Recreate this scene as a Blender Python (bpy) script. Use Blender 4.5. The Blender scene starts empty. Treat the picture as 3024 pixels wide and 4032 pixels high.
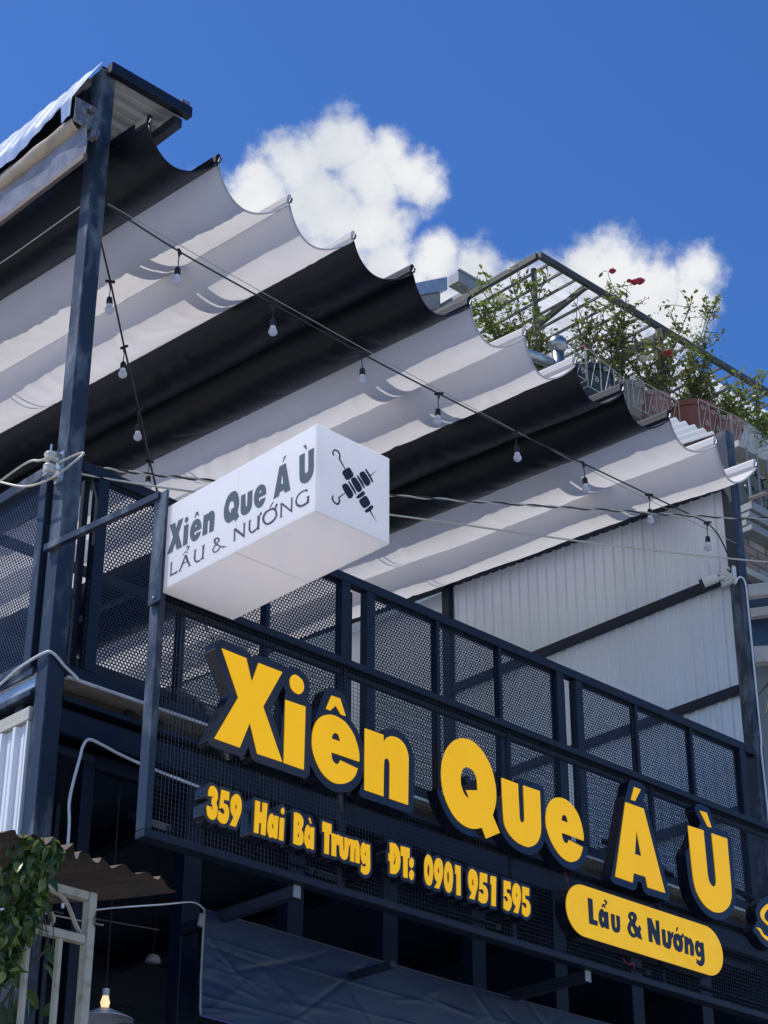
import bpy, bmesh, math, random
from mathutils import Vector, Matrix
from mathutils.geometry import tessellate_polygon
import numpy as np

random.seed(7)
SC = bpy.context.scene
COL = SC.collection

# ------------------------------------------------------------------ camera
cam_data = bpy.data.cameras.new("camera")
cam = bpy.data.objects.new("camera", cam_data)
COL.objects.link(cam)
SC.camera = cam
cam_data.sensor_fit = 'HORIZONTAL'
cam_data.sensor_width = 36.0
cam_data.lens = 36.0 * 7900.03 / 3024.0
cam_data.clip_start = 0.05
cam_data.clip_end = 3000.0
YAW, PITCH, ROLL = (math.radians(a) for a in (46.40412, 28.66048, 0.13520))
_f = Vector((math.cos(PITCH) * math.cos(YAW), math.cos(PITCH) * math.sin(YAW), math.sin(PITCH)))
_r = Vector((math.sin(YAW), -math.cos(YAW), 0.0))
_u = _r.cross(_f)
_r2 = _r * math.cos(ROLL) + _u * math.sin(ROLL)
_u2 = _u * math.cos(ROLL) - _r * math.sin(ROLL)
cam.matrix_world = Matrix(((_r2.x, _u2.x, -_f.x, 0.0), (_r2.y, _u2.y, -_f.y, 0.0),
                           (_r2.z, _u2.z, -_f.z, 1.6), (0, 0, 0, 1)))

# ------------------------------------------------------------------ light
TO_SUN = Vector((-0.36, 0.39, 0.92)).normalized()
SUN_EL = math.asin(TO_SUN.z)
SUN_AZ = math.atan2(TO_SUN.x, TO_SUN.y)
sun_data = bpy.data.lights.new("sun", 'SUN')
sun_data.energy = 3.3
sun_data.angle = math.radians(0.5)
sun_data.color = (1.0, 0.955, 0.89)
sun = bpy.data.objects.new("sun", sun_data)
COL.objects.link(sun)
sun.rotation_euler = TO_SUN.to_track_quat('Z', 'Y').to_euler()
sun.location = (0, 0, 30)

SC.view_settings.view_transform = 'Standard'
SC.view_settings.look = 'None'
SC.view_settings.gamma = 1.0
SC.view_settings.use_curve_mapping = False
SC.view_settings.exposure = 0.46
SC.render.engine = 'CYCLES'
SC.cycles.use_denoising = True
SC.cycles.max_bounces = 7
SC.cycles.diffuse_bounces = 5
SC.cycles.glossy_bounces = 3
SC.cycles.transparent_max_bounces = 10
SC.cycles.transmission_bounces = 6
SC.cycles.sample_clamp_indirect = 6.0

# ------------------------------------------------------------------ sky with cumulus
world = bpy.data.worlds.new("World")
SC.world = world
world.use_nodes = True
wn, wl = world.node_tree.nodes, world.node_tree.links
wn.clear()


def wmath(op, a, b=None, c=None, clamp=False):
    n = wn.new('ShaderNodeMath')
    n.operation = op
    n.use_clamp = clamp
    for k, v in enumerate((a, b, c)):
        if v is None:
            continue
        if isinstance(v, (int, float)):
            n.inputs[k].default_value = v
        else:
            wl.new(v, n.inputs[k])
    return n.outputs[0]


w_out = wn.new('ShaderNodeOutputWorld')
sky = wn.new('ShaderNodeTexSky')
sky.sky_type = 'NISHITA'
sky.sun_disc = False
sky.sun_elevation = SUN_EL
sky.sun_rotation = SUN_AZ
sky.altitude = 1500.0
sky.air_density = 1.0
sky.dust_density = 0.8
sky.ozone_density = 2.0
bg_sky = wn.new('ShaderNodeBackground')
bg_sky.inputs['Strength'].default_value = 0.13
hsv = wn.new('ShaderNodeHueSaturation')
hsv.inputs['Hue'].default_value = 0.511
hsv.inputs['Saturation'].default_value = 1.30
wl.new(sky.outputs[0], hsv.inputs['Color'])
wl.new(hsv.outputs[0], bg_sky.inputs['Color'])
tc = wn.new('ShaderNodeTexCoord')
sep = wn.new('ShaderNodeSeparateXYZ')
wl.new(tc.outputs['Generated'], sep.inputs[0])
az = wmath('MULTIPLY', wmath('ARCTAN2', sep.outputs[1], sep.outputs[0]), 57.29578)
el = wmath('MULTIPLY', wmath('ARCSINE', sep.outputs[2]), 57.29578)


def wnoise(scale, detail, rough, dist=0.0, off=(0, 0, 0)):
    mp = wn.new('ShaderNodeMapping')
    mp.inputs['Location'].default_value = off
    wl.new(tc.outputs['Generated'], mp.inputs['Vector'])
    n = wn.new('ShaderNodeTexNoise')
    n.inputs['Scale'].default_value = scale
    n.inputs['Detail'].default_value = detail
    n.inputs['Roughness'].default_value = rough
    n.inputs['Distortion'].default_value = dist
    wl.new(mp.outputs[0], n.inputs['Vector'])
    return n.outputs['Fac']


warp_a = wmath('MULTIPLY', wmath('SUBTRACT', wnoise(20, 3, 0.62, 0.0, (3, 1, 0)), 0.5), 1.7)
warp_e = wmath('MULTIPLY', wmath('SUBTRACT', wnoise(20, 3, 0.62, 0.0, (7, 5, 2)), 0.5), 1.5)
comb = wn.new('ShaderNodeCombineXYZ')
wl.new(wmath('MULTIPLY_ADD', az, 0.80, warp_a), comb.inputs[0])
wl.new(wmath('ADD', el, warp_e), comb.inputs[1])
# cumulus heads as clustered puffs: azimuth, elevation, radius (degrees of arc)
CLOUDS = [(51.6, 36.9, 1.3), (50.6, 37.6, 1.2), (50.3, 36.3, 1.5), (49.4, 38.3, 1.2), (48.6, 37.2, 1.7), (47.9, 39.0, 1.1), (47.1, 38.2, 1.4), (46.2, 38.9, 0.9),
          (45.6, 38.2, 1.0), (44.9, 37.7, 0.8), (47.0, 36.6, 1.2), (46.4, 35.5, 1.0), (44.6, 35.7, 0.9), (43.2, 35.4, 0.9), (48.3, 35.4, 1.6),
          (42.0, 34.9, 0.9), (40.8, 35.0, 1.0), (39.6, 35.3, 0.95), (38.4, 35.3, 1.1), (37.2, 34.6, 1.2), (36.3, 33.8, 1.1), (35.8, 34.4, 0.9), (35.4, 35.1, 0.85), (39.0, 33.8, 1.5),
          (44.5, 33.8, 2.2), (50.0, 33.5, 2.2)]
crnd = random.Random(4)
for k in range(11):        # unseen cumulus added round the sky to raise the ambient fill
    a0 = 70 + k * 29.0 + crnd.uniform(-6, 6)
    a0 = a0 - 360 if a0 > 180 else a0
    if 24 < a0 < 62:
        continue
    e0 = crnd.uniform(20, 42)
    for q in range(2):
        CLOUDS.append((a0 + crnd.uniform(-4, 4), e0 + crnd.uniform(-1.5, 1.5), crnd.uniform(2.6, 4.2)))
total = None
for (a0, e0, rr_) in CLOUDS:
    vd = wn.new('ShaderNodeVectorMath')
    vd.operation = 'DISTANCE'
    wl.new(comb.outputs[0], vd.inputs[0])
    vd.inputs[1].default_value = (a0 * 0.80, e0, 0)
    g = wmath('MULTIPLY_ADD', vd.outputs['Value'], -1.0 / rr_, 1.0)
    total = g if total is None else wmath('MAXIMUM', total, g)
fine = wnoise(44, 8, 0.68, 0.0, (1, 2, 3))
dens = wmath('ADD', total, wmath('MULTIPLY', wmath('SUBTRACT', fine, 0.5), 1.5))
mr = wn.new('ShaderNodeMapRange')
mr.interpolation_type = 'SMOOTHSTEP'
mr.inputs['From Min'].default_value = -0.16
mr.inputs['From Max'].default_value = 0.60
wl.new(dens, mr.inputs['Value'])
ramp = wn.new('ShaderNodeValToRGB')
ramp.color_ramp.elements[0].position = 0.36
ramp.color_ramp.elements[0].color = (0.62, 0.68, 0.78, 1)
ramp.color_ramp.elements[1].position = 0.70
ramp.color_ramp.elements[1].color = (0.96, 0.97, 0.99, 1)
shade_n = wnoise(15, 4, 0.55, 0.0, (5, 1, 9))
wl.new(wmath('ADD', shade_n, wmath('MULTIPLY', dens, 0.12)), ramp.inputs['Fac'])
bg_cloud = wn.new('ShaderNodeBackground')
bg_cloud.inputs['Strength'].default_value = 0.66
wl.new(ramp.outputs[0], bg_cloud.inputs['Color'])
wmix = wn.new('ShaderNodeMixShader')
wl.new(mr.outputs[0], wmix.inputs[0])
wl.new(bg_sky.outputs[0], wmix.inputs[1])
wl.new(bg_cloud.outputs[0], wmix.inputs[2])
wl.new(wmix.outputs[0], w_out.inputs['Surface'])
world.cycles.sampling_method = 'MANUAL'
world.cycles.sample_map_resolution = 512

# ------------------------------------------------------------------ materials
MATS = {}


def mat(name, col, rough=0.5, metal=0.0, var=0.0, vscale=6.0, bump=0.0, bscale=60.0, col2=None, thresh=None,
        transl=0.0, trans_col=None, alpha=1.0, emit=0.0, spec=0.5, stretch=(1, 1, 1), coat=0.0, rvar=0.0):
    """Principled material; var mixes towards col2 (or a darker col) by object space noise."""
    m = bpy.data.materials.new(name)
    m.use_nodes = True
    nt = m.node_tree
    N, L = nt.nodes, nt.links
    b = N['Principled BSDF']
    b.inputs['Roughness'].default_value = rough
    b.inputs['Metallic'].default_value = metal
    b.inputs['Specular IOR Level'].default_value = spec
    b.inputs['Coat Weight'].default_value = coat
    c4 = (*col, 1)
    b.inputs['Base Color'].default_value = c4
    geo = N.new('ShaderNodeNewGeometry')
    mp = N.new('ShaderNodeMapping')
    mp.inputs['Scale'].default_value = stretch
    L.new(geo.outputs['Position'], mp.inputs['Vector'])
    csock = None
    if var > 0:
        n = N.new('ShaderNodeTexNoise')
        n.inputs['Scale'].default_value = vscale
        n.inputs['Detail'].default_value = 7
        n.inputs['Roughness'].default_value = 0.62
        L.new(mp.outputs[0], n.inputs['Vector'])
        r = N.new('ShaderNodeMapRange')
        lo, hi = thresh if thresh else (0.35, 0.68)
        r.inputs['From Min'].default_value = lo
        r.inputs['From Max'].default_value = hi
        r.inputs['To Max'].default_value = var
        L.new(n.outputs['Fac'], r.inputs['Value'])
        mx = N.new('ShaderNodeMix')
        mx.data_type = 'RGBA'
        mx.inputs[6].default_value = c4
        k2 = col2 if col2 else tuple(c * 0.55 for c in col)
        mx.inputs[7].default_value = (*k2, 1)
        L.new(r.outputs[0], mx.inputs[0])
        csock = mx.outputs[2]
        L.new(csock, b.inputs['Base Color'])
        if rvar:
            rr = N.new('ShaderNodeMapRange')
            rr.inputs['To Min'].default_value = rough
            rr.inputs['To Max'].default_value = min(1.0, rough + rvar)
            L.new(n.outputs['Fac'], rr.inputs['Value'])
            L.new(rr.outputs[0], b.inputs['Roughness'])
    if bump > 0:
        n2 = N.new('ShaderNodeTexNoise')
        n2.inputs['Scale'].default_value = bscale
        n2.inputs['Detail'].default_value = 5
        L.new(mp.outputs[0], n2.inputs['Vector'])
        bp = N.new('ShaderNodeBump')
        bp.inputs['Strength'].default_value = bump
        bp.inputs['Distance'].default_value = 0.01
        L.new(n2.outputs['Fac'], bp.inputs['Height'])
        L.new(bp.outputs[0], b.inputs['Normal'])
    if emit > 0:
        b.inputs['Emission Strength'].default_value = emit
        b.inputs['Emission Color'].default_value = c4
        if csock:
            L.new(csock, b.inputs['Emission Color'])
    out = N['Material Output']
    last = b.outputs[0]
    if transl > 0:
        t = N.new('ShaderNodeBsdfTranslucent')
        t.inputs['Color'].default_value = (*(trans_col or col), 1)
        if csock and not trans_col:
            L.new(csock, t.inputs['Color'])
        ms = N.new('ShaderNodeMixShader')
        ms.inputs[0].default_value = transl
        L.new(last, ms.inputs[1])
        L.new(t.outputs[0], ms.inputs[2])
        last = ms.outputs[0]
    if alpha < 1:
        tr = N.new('ShaderNodeBsdfTransparent')
        ms = N.new('ShaderNodeMixShader')
        ms.inputs[0].default_value = alpha
        L.new(tr.outputs[0], ms.inputs[1])
        L.new(last, ms.inputs[2])
        last = ms.outputs[0]
    L.new(last, out.inputs['Surface'])
    MATS[name] = m
    return m


mat('navy', (0.0038, 0.0092, 0.0245), 0.38, spec=0.35, var=0.6, vscale=5, col2=(0.008, 0.0145, 0.030), bump=0.06, bscale=40, rvar=0.25)
mat('navy_worn', (0.016, 0.027, 0.049), 0.32, spec=0.4, var=0.9, vscale=7, col2=(0.22, 0.26, 0.30), thresh=(0.50, 0.80), bump=0.08, bscale=30, rvar=0.3, stretch=(1, 1, 0.45))
mat('navy_dark', (0.007, 0.012, 0.026), 0.5, var=0.5, vscale=4, col2=(0.014, 0.018, 0.028))
mat('perforated', (0.0045, 0.009, 0.022), 0.38, spec=0.35, var=0.4, vscale=3, col2=(0.014, 0.022, 0.040))
mat('black_void', (0.004, 0.006, 0.013), 0.7)
mat('canopy_white', (0.81, 0.785, 0.775), 0.55, var=0.7, vscale=1.6, col2=(0.68, 0.65, 0.62), bump=0.3, bscale=9, transl=0.40, stretch=(1, 0.35, 1))
mat('canopy_black', (0.0030, 0.0046, 0.011), 0.44, spec=0.30, var=0.4, vscale=3, col2=(0.008, 0.008, 0.012), bump=0.35, bscale=7, stretch=(1, 0.3, 1))
mat('hem_grey', (0.66, 0.65, 0.68), 0.7, transl=0.35)
mat('galvanised', (0.48, 0.52, 0.56), 0.38, metal=0.75, var=0.6, vscale=9, col2=(0.27, 0.30, 0.33), bump=0.1, bscale=30, rvar=0.2)
mat('roof_film', (0.62, 0.66, 0.72), 0.25, metal=0.65, var=0.6, vscale=5, col2=(0.36, 0.40, 0.45), bump=0.5, bscale=14)
mat('wall_sheet', (0.72, 0.78, 0.86), 0.30, metal=0.15, var=0.35, vscale=2.5, col2=(0.50, 0.54, 0.59), bump=0.04, bscale=8, stretch=(1, 1, 0.12), rvar=0.15)
mat('white_sheet', (0.82, 0.84, 0.87), 0.4, var=0.3, vscale=3, col2=(0.60, 0.60, 0.60))
mat('acrylic_white_glow', (0.88, 0.88, 0.90), 0.16, transl=0.62, trans_col=(0.95, 0.95, 0.97), emit=0.16, var=0.12, vscale=5, col2=(0.72, 0.70, 0.68))  # faint glow added to brighten the box walls
mat('acrylic_bottom_glow', (0.86, 0.84, 0.84), 0.07, transl=0.72, trans_col=(0.97, 0.95, 0.95), emit=0.15, var=0.2, vscale=4, col2=(0.78, 0.75, 0.73))  # glow added so the underside reads brighter
mat('print_grey', (0.075, 0.088, 0.098), 0.35, var=0.7, vscale=260, col2=(0.15, 0.17, 0.18))
mat('print_plum', (0.055, 0.040, 0.065), 0.4, var=0.5, vscale=120, col2=(0.10, 0.085, 0.11))
mat('print_dark', (0.012, 0.016, 0.028), 0.35)
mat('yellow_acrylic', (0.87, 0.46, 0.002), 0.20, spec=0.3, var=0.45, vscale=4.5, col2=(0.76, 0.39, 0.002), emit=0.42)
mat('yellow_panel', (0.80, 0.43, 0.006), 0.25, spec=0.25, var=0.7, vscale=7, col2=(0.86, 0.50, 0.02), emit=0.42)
mat('letter_body', (0.0055, 0.0085, 0.018), 0.22, var=0.4, vscale=5, col2=(0.014, 0.017, 0.026), coat=0.2)
mat('wire', (0.026, 0.033, 0.048), 0.5, metal=0.1, var=0.5, vscale=20, col2=(0.012, 0.017, 0.028))
mat('cable_black', (0.012, 0.012, 0.014), 0.45)
mat('cable_cream', (0.62, 0.58, 0.48), 0.5, var=0.5, vscale=30, col2=(0.40, 0.37, 0.30))
mat('cable_white', (0.72, 0.74, 0.76), 0.4)
mat('steel_wire', (0.34, 0.34, 0.34), 0.35, metal=0.7)
mat('bulb_glass', (0.70, 0.70, 0.78), 0.12, transl=0.3, trans_col=(0.8, 0.8, 0.9))
mat('bulb_base', (0.80, 0.80, 0.82), 0.4)
mat('rubber', (0.012, 0.013, 0.015), 0.5)
mat('porcelain', (0.62, 0.60, 0.54), 0.3, var=0.5, vscale=30, col2=(0.40, 0.38, 0.34))
mat('gear_metal', (0.30, 0.30, 0.30), 0.45, metal=0.6, var=0.8, vscale=25, col2=(0.07, 0.06, 0.055))
mat('blind_roll', (0.50, 0.40, 0.28), 0.35, var=0.8, vscale=8, col2=(0.28, 0.22, 0.17), bump=0.5, bscale=18)
mat('blind_film', (0.34, 0.35, 0.40), 0.15, var=0.8, vscale=9, col2=(0.17, 0.17, 0.20), alpha=0.72, bump=0.6, bscale=12)
mat('brown_bar', (0.16, 0.125, 0.11), 0.6, var=0.6, vscale=14, col2=(0.08, 0.065, 0.06))
mat('rust', (0.040, 0.034, 0.030), 0.75, var=0.9, vscale=6, col2=(0.075, 0.034, 0.022), thresh=(0.42, 0.62), bump=0.9, bscale=26)
mat('rust_edge', (0.060, 0.036, 0.026), 0.8, var=0.7, vscale=30, col2=(0.07, 0.04, 0.03))
mat('gate_paint', (0.44, 0.41, 0.32), 0.6, var=0.9, vscale=16, col2=(0.22, 0.17, 0.12), thresh=(0.52, 0.74), bump=0.25, bscale=60)
mat('leaf_dark', (0.035, 0.075, 0.025), 0.35, var=0.6, vscale=9, col2=(0.020, 0.045, 0.022), transl=0.25, trans_col=(0.10, 0.20, 0.03))
mat('leaf_mid', (0.075, 0.135, 0.035), 0.38, var=0.6, vscale=12, col2=(0.035, 0.075, 0.025), transl=0.3, trans_col=(0.16, 0.28, 0.04))
mat('leaf_light', (0.26, 0.32, 0.095), 0.4, var=0.6, vscale=14, col2=(0.12, 0.17, 0.05), transl=0.35, trans_col=(0.30, 0.36, 0.06))
mat('rose_leaf', (0.075, 0.105, 0.030), 0.4, var=0.9, vscale=5.5, col2=(0.20, 0.20, 0.040), transl=0.38, trans_col=(0.26, 0.34, 0.05))
mat('rose_leaf_olive', (0.11, 0.085, 0.035), 0.45, var=0.9, vscale=5, col2=(0.045, 0.060, 0.025), transl=0.3, trans_col=(0.22, 0.22, 0.05))
mat('stem', (0.085, 0.065, 0.042), 0.7, var=0.6, vscale=30, col2=(0.06, 0.085, 0.03))
mat('rose_red', (0.36, 0.035, 0.060), 0.5, transl=0.2)
mat('rose_white', (0.72, 0.68, 0.50), 0.5, transl=0.2)
mat('terracotta', (0.27, 0.085, 0.058), 0.7, var=0.6, vscale=9, col2=(0.20, 0.10, 0.08), bump=0.1)
mat('terracotta_pink', (0.36, 0.20, 0.17), 0.75, var=0.7, vscale=8, col2=(0.25, 0.16, 0.14), bump=0.1)
mat('clay_grey', (0.29, 0.25, 0.21), 0.8, var=0.6, vscale=8, col2=(0.20, 0.17, 0.14))
mat('black_plastic', (0.016, 0.020, 0.024), 0.30, var=0.6, vscale=8, col2=(0.07, 0.08, 0.085))
mat('rack_paint', (0.46, 0.44, 0.36), 0.55, var=0.4, vscale=20, col2=(0.42, 0.38, 0.30))
mat('soil', (0.05, 0.035, 0.022), 0.95)
mat('roof_steel', (0.040, 0.046, 0.040), 0.55, var=0.6, vscale=8, col2=(0.085, 0.085, 0.075))
mat('poly_sheet', (0.76, 0.78, 0.80), 0.2, var=0.9, vscale=3.5, col2=(0.48, 0.42, 0.30), thresh=(0.48, 0.72), transl=0.62, alpha=0.84, stretch=(0.25, 2.2, 1))
mat('sheet_pale', (0.78, 0.81, 0.83), 0.35, transl=0.45, var=0.2, vscale=4, col2=(0.66, 0.68, 0.68))
mat('poly_rib', (0.72, 0.74, 0.76), 0.2, var=0.6, vscale=3, col2=(0.52, 0.46, 0.34), transl=0.5, alpha=0.8)
mat('chrome', (0.36, 0.37, 0.38), 0.35, metal=1.0)
mat('concrete', (0.34, 0.34, 0.33), 0.85, var=0.7, vscale=4, col2=(0.22, 0.22, 0.21), bump=0.3, bscale=30)
mat('concrete_light', (0.52, 0.50, 0.44), 0.85, var=0.7, vscale=5, col2=(0.36, 0.34, 0.30), bump=0.3, bscale=30)
mat('plaster_white', (0.62, 0.63, 0.62), 0.85, var=0.5, vscale=3, col2=(0.46, 0.46, 0.44), bump=0.25, bscale=50)
mat('plaster_teal', (0.20, 0.23, 0.24), 0.85, var=0.7, vscale=4, col2=(0.14, 0.16, 0.17), bump=0.3, bscale=20)
mat('gutter_grey', (0.30, 0.32, 0.33), 0.5, metal=0.3, var=0.5, vscale=7, col2=(0.20, 0.21, 0.21))
mat('brick', (0.30, 0.20, 0.15), 0.85, var=0.9, vscale=9, col2=(0.22, 0.21, 0.22), bump=0.3, bscale=50)
mat('mortar', (0.20, 0.18, 0.16), 0.9, bump=0.2)
mat('wood_pole', (0.30, 0.24, 0.17), 0.8, var=0.6, vscale=12, col2=(0.20, 0.15, 0.10))
mat('floor_bounce', (0.70, 0.67, 0.63), 0.5, var=0.4, vscale=3)  # kept pale to throw light back up
mat('plywood', (0.085, 0.060, 0.042), 0.6, var=0.7, vscale=5, col2=(0.035, 0.03, 0.028))
mat('floor_edge', (0.82, 0.78, 0.70), 0.32, metal=0.2, var=0.8, vscale=14, col2=(0.30, 0.27, 0.22), stretch=(0.4, 1, 3))
mat('tarp', (0.009, 0.021, 0.056), 0.38, var=0.5, vscale=5, col2=(0.014, 0.027, 0.058), bump=0.2, bscale=6, stretch=(1, 1, 2))
mat('tarp_hem', (0.06, 0.05, 0.20), 0.5)
mat('interior', (0.022, 0.042, 0.072), 0.25, var=0.5, vscale=3, col2=(0.034, 0.05, 0.07))
mat('lamp_warm', (1.0, 0.66, 0.34), 0.5, emit=0.8)
mat('lamp_white', (0.72, 0.74, 0.78), 0.4)
mat('camera_white', (0.70, 0.72, 0.72), 0.4, var=0.3, vscale=20, col2=(0.55, 0.56, 0.54))
mat('concrete_road', (0.34, 0.33, 0.31), 0.9, var=0.6, vscale=3, col2=(0.26, 0.25, 0.24), bump=0.4, bscale=80)  # unseen road, made pale to bounce fill onto the front
mat('pavement', (0.38, 0.365, 0.34), 0.9, var=0.6, vscale=2, col2=(0.22, 0.21, 0.20), bump=0.3, bscale=40)
mat('red_wire', (0.35, 0.03, 0.03), 0.5)
mat('rail_metal', (0.035, 0.038, 0.042), 0.5)

# ------------------------------------------------------------------ builders


class MB:
    """Collects verts and faces of one mesh."""

    def __init__(s):
        s.v, s.f = [], []

    def add(s, vs, fs):
        k = len(s.v)
        s.v += [tuple(p) for p in vs]
        s.f += [tuple(i + k for i in f) for f in fs]
        return s

    def box(s, x0, x1, y0, y1, z0, z1):
        return s.hexa([(x0, y0, z0), (x1, y0, z0), (x1, y1, z0), (x0, y1, z0), (x0, y0, z1), (x1, y0, z1), (x1, y1, z1), (x0, y1, z1)])

    def hexa(s, p):
        return s.add(p, [(0, 3, 2, 1), (4, 5, 6, 7), (0, 1, 5, 4), (1, 2, 6, 5), (2, 3, 7, 6), (3, 0, 4, 7)])

    def cbox(s, x0, x1, y0, y1, z0, z1, c=0.004):
        """box with chamfered edges"""
        X, Y, Z = (x0, x1), (y0, y1), (z0, z1)
        vs, idx = [], {}
        for i in (0, 1):
            for j in (0, 1):
                for k in (0, 1):
                    sx, sy, sz = (c if i == 0 else -c), (c if j == 0 else -c), (c if k == 0 else -c)
                    idx[i, j, k, 0] = len(vs); vs.append((X[i], Y[j] + sy, Z[k] + sz))
                    idx[i, j, k, 1] = len(vs); vs.append((X[i] + sx, Y[j], Z[k] + sz))
                    idx[i, j, k, 2] = len(vs); vs.append((X[i] + sx, Y[j] + sy, Z[k]))
        fs = []
        for i in (0, 1):
            q = [idx[i, 0, 0, 0], idx[i, 1, 0, 0], idx[i, 1, 1, 0], idx[i, 0, 1, 0]]
            fs.append(q if i else q[::-1])
            q = [idx[0, i, 0, 1], idx[1, i, 0, 1], idx[1, i, 1, 1], idx[0, i, 1, 1]]
            fs.append(q[::-1] if i else q)
            q = [idx[0, 0, i, 2], idx[1, 0, i, 2], idx[1, 1, i, 2], idx[0, 1, i, 2]]
            fs.append(q if i else q[::-1])
            for j in (0, 1):
                fs.append((idx[i, j, 0, 0], idx[i, j, 1, 0], idx[i, j, 1, 1], idx[i, j, 0, 1]))
                fs.append((idx[i, 0, j, 0], idx[i, 1, j, 0], idx[i, 1, j, 2], idx[i, 0, j, 2]))
                fs.append((idx[0, i, j, 1], idx[1, i, j, 1], idx[1, i, j, 2], idx[0, i, j, 2]))
                for k in (0, 1):
                    fs.append((idx[i, j, k, 0], idx[i, j, k, 1], idx[i, j, k, 2]))
        return s.add(vs, fs)

    def bar(s, a, b, w, h, up=(0, 0, 1)):
        """rectangular bar from a to b, w across, h along up"""
        a, b = Vector(a), Vector(b)
        d = (b - a).normalized()
        u = Vector(up)
        r = d.cross(u)
        if r.length < 1e-5:
            r = d.cross(Vector((0, 1, 0)))
        r.normalize()
        u = r.cross(d).normalized()
        r *= w / 2
        u *= h / 2
        return s.hexa([a - r - u, a + r - u, b + r - u, b - r - u, a - r + u, a + r + u, b + r + u, b - r + u])

    def tube(s, pts, rad, n=6, cap=True):
        P = [Vector(p) for p in pts]
        R = rad if isinstance(rad, (list, tuple)) else [rad] * len(P)
        vs, fs = [], []
        ref = Vector((0.13, 0.21, 0.97))
        for i, p in enumerate(P):
            d = (P[min(i + 1, len(P) - 1)] - P[max(i - 1, 0)])
            d = d.normalized() if d.length > 1e-9 else Vector((0, 0, 1))
            a = d.cross(ref)
            if a.length < 0.05:
                a = d.cross(Vector((1, 0, 0)))
            a.normalize()
            b = d.cross(a)
            for k in range(n):
                t = 2 * math.pi * k / n
                vs.append(p + (a * math.cos(t) + b * math.sin(t)) * R[i])
        for i in range(len(P) - 1):
            for k in range(n):
                k2 = (k + 1) % n
                fs.append((i * n + k, i * n + k2, (i + 1) * n + k2, (i + 1) * n + k))
        if cap:
            fs.append(tuple(range(n))[::-1])
            fs.append(tuple(range((len(P) - 1) * n, len(P) * n)))
        return s.add(vs, fs)

    def lathe(s, prof, c, n=16, axis='z'):
        vs, fs = [], []
        for (r, h) in prof:
            for k in range(n):
                t = 2 * math.pi * k / n
                a, b = r * math.cos(t), r * math.sin(t)
                p = {'z': (a, b, h), 'y': (a, h, b), 'x': (h, a, b)}[axis]
                vs.append((c[0] + p[0], c[1] + p[1], c[2] + p[2]))
        for i in range(len(prof) - 1):
            for k in range(n):
                k2 = (k + 1) % n
                fs.append((i * n + k, i * n + k2, (i + 1) * n + k2, (i + 1) * n + k))
        fs.append(tuple(range(n))[::-1])
        fs.append(tuple(range((len(prof) - 1) * n, len(prof) * n)))
        return s.add(vs, fs)

    def grid(s, fn, nu, nv):
        k = len(s.v)
        for i in range(nu + 1):
            for j in range(nv + 1):
                s.v.append(tuple(fn(i / nu, j / nv)))
        for i in range(nu):
            for j in range(nv):
                a = k + i * (nv + 1) + j
                s.f.append((a, a + nv + 1, a + nv + 2, a + 1))
        return s

    def mesh(s, name):
        me = bpy.data.meshes.new(name)
        me.from_pydata(s.v, [], s.f)
        me.update()
        return me

    def build(s, name, material, parent=None, smooth=False, fix=False):
        me = s.mesh(name)
        if fix:
            bm = bmesh.new()
            bm.from_mesh(me)
            bmesh.ops.remove_doubles(bm, verts=bm.verts, dist=1e-5)
            bmesh.ops.recalc_face_normals(bm, faces=bm.faces)
            bm.to_mesh(me)
            bm.free()
        return link(name, me, material, parent, smooth)


def link(name, me, material, parent=None, smooth=False):
    if material and not me.materials:
        me.materials.append(MATS[material])
    if smooth:
        me.polygons.foreach_set('use_smooth', [True] * len(me.polygons))
    o = bpy.data.objects.new(name, me)
    COL.objects.link(o)
    if parent is not None:
        o.parent = parent
        o.matrix_parent_inverse = parent.matrix_basis.inverted()
    return o


def tag(o, label=None, cat=None, group=None, kind=None):
    if label:
        o['label'] = label
    if cat:
        o['category'] = cat
    if group:
        o['group'] = group
    if kind:
        o['kind'] = kind
    return o


def thing(name, loc, label, cat, group=None):
    o = bpy.data.objects.new(name, None)
    o.empty_display_size = 0.2
    o.location = loc
    COL.objects.link(o)
    return tag(o, label, cat, group)


def structure(name, mb, material):
    return tag(mb.build(name, material), kind='structure')


def catmull(pts, n=8):
    P = [Vector(p) for p in pts]
    out = []
    for i in range(len(P) - 1):
        p0, p1, p2, p3 = P[max(i - 1, 0)], P[i], P[i + 1], P[min(i + 2, len(P) - 1)]
        for k in range(n):
            t = k / n
            out.append(0.5 * ((2 * p1) + (p2 - p0) * t + (2 * p0 - 5 * p1 + 4 * p2 - p3) * t * t + (3 * p1 - p0 - 3 * p2 + p3) * t ** 3))
    out.append(P[-1])
    return out


def sag(a, b, drop, n=20):
    a, b = Vector(a), Vector(b)
    return [a.lerp(b, i / n) + Vector((0, 0, -4 * drop * (i / n) * (1 - i / n))) for i in range(n + 1)]


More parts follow.
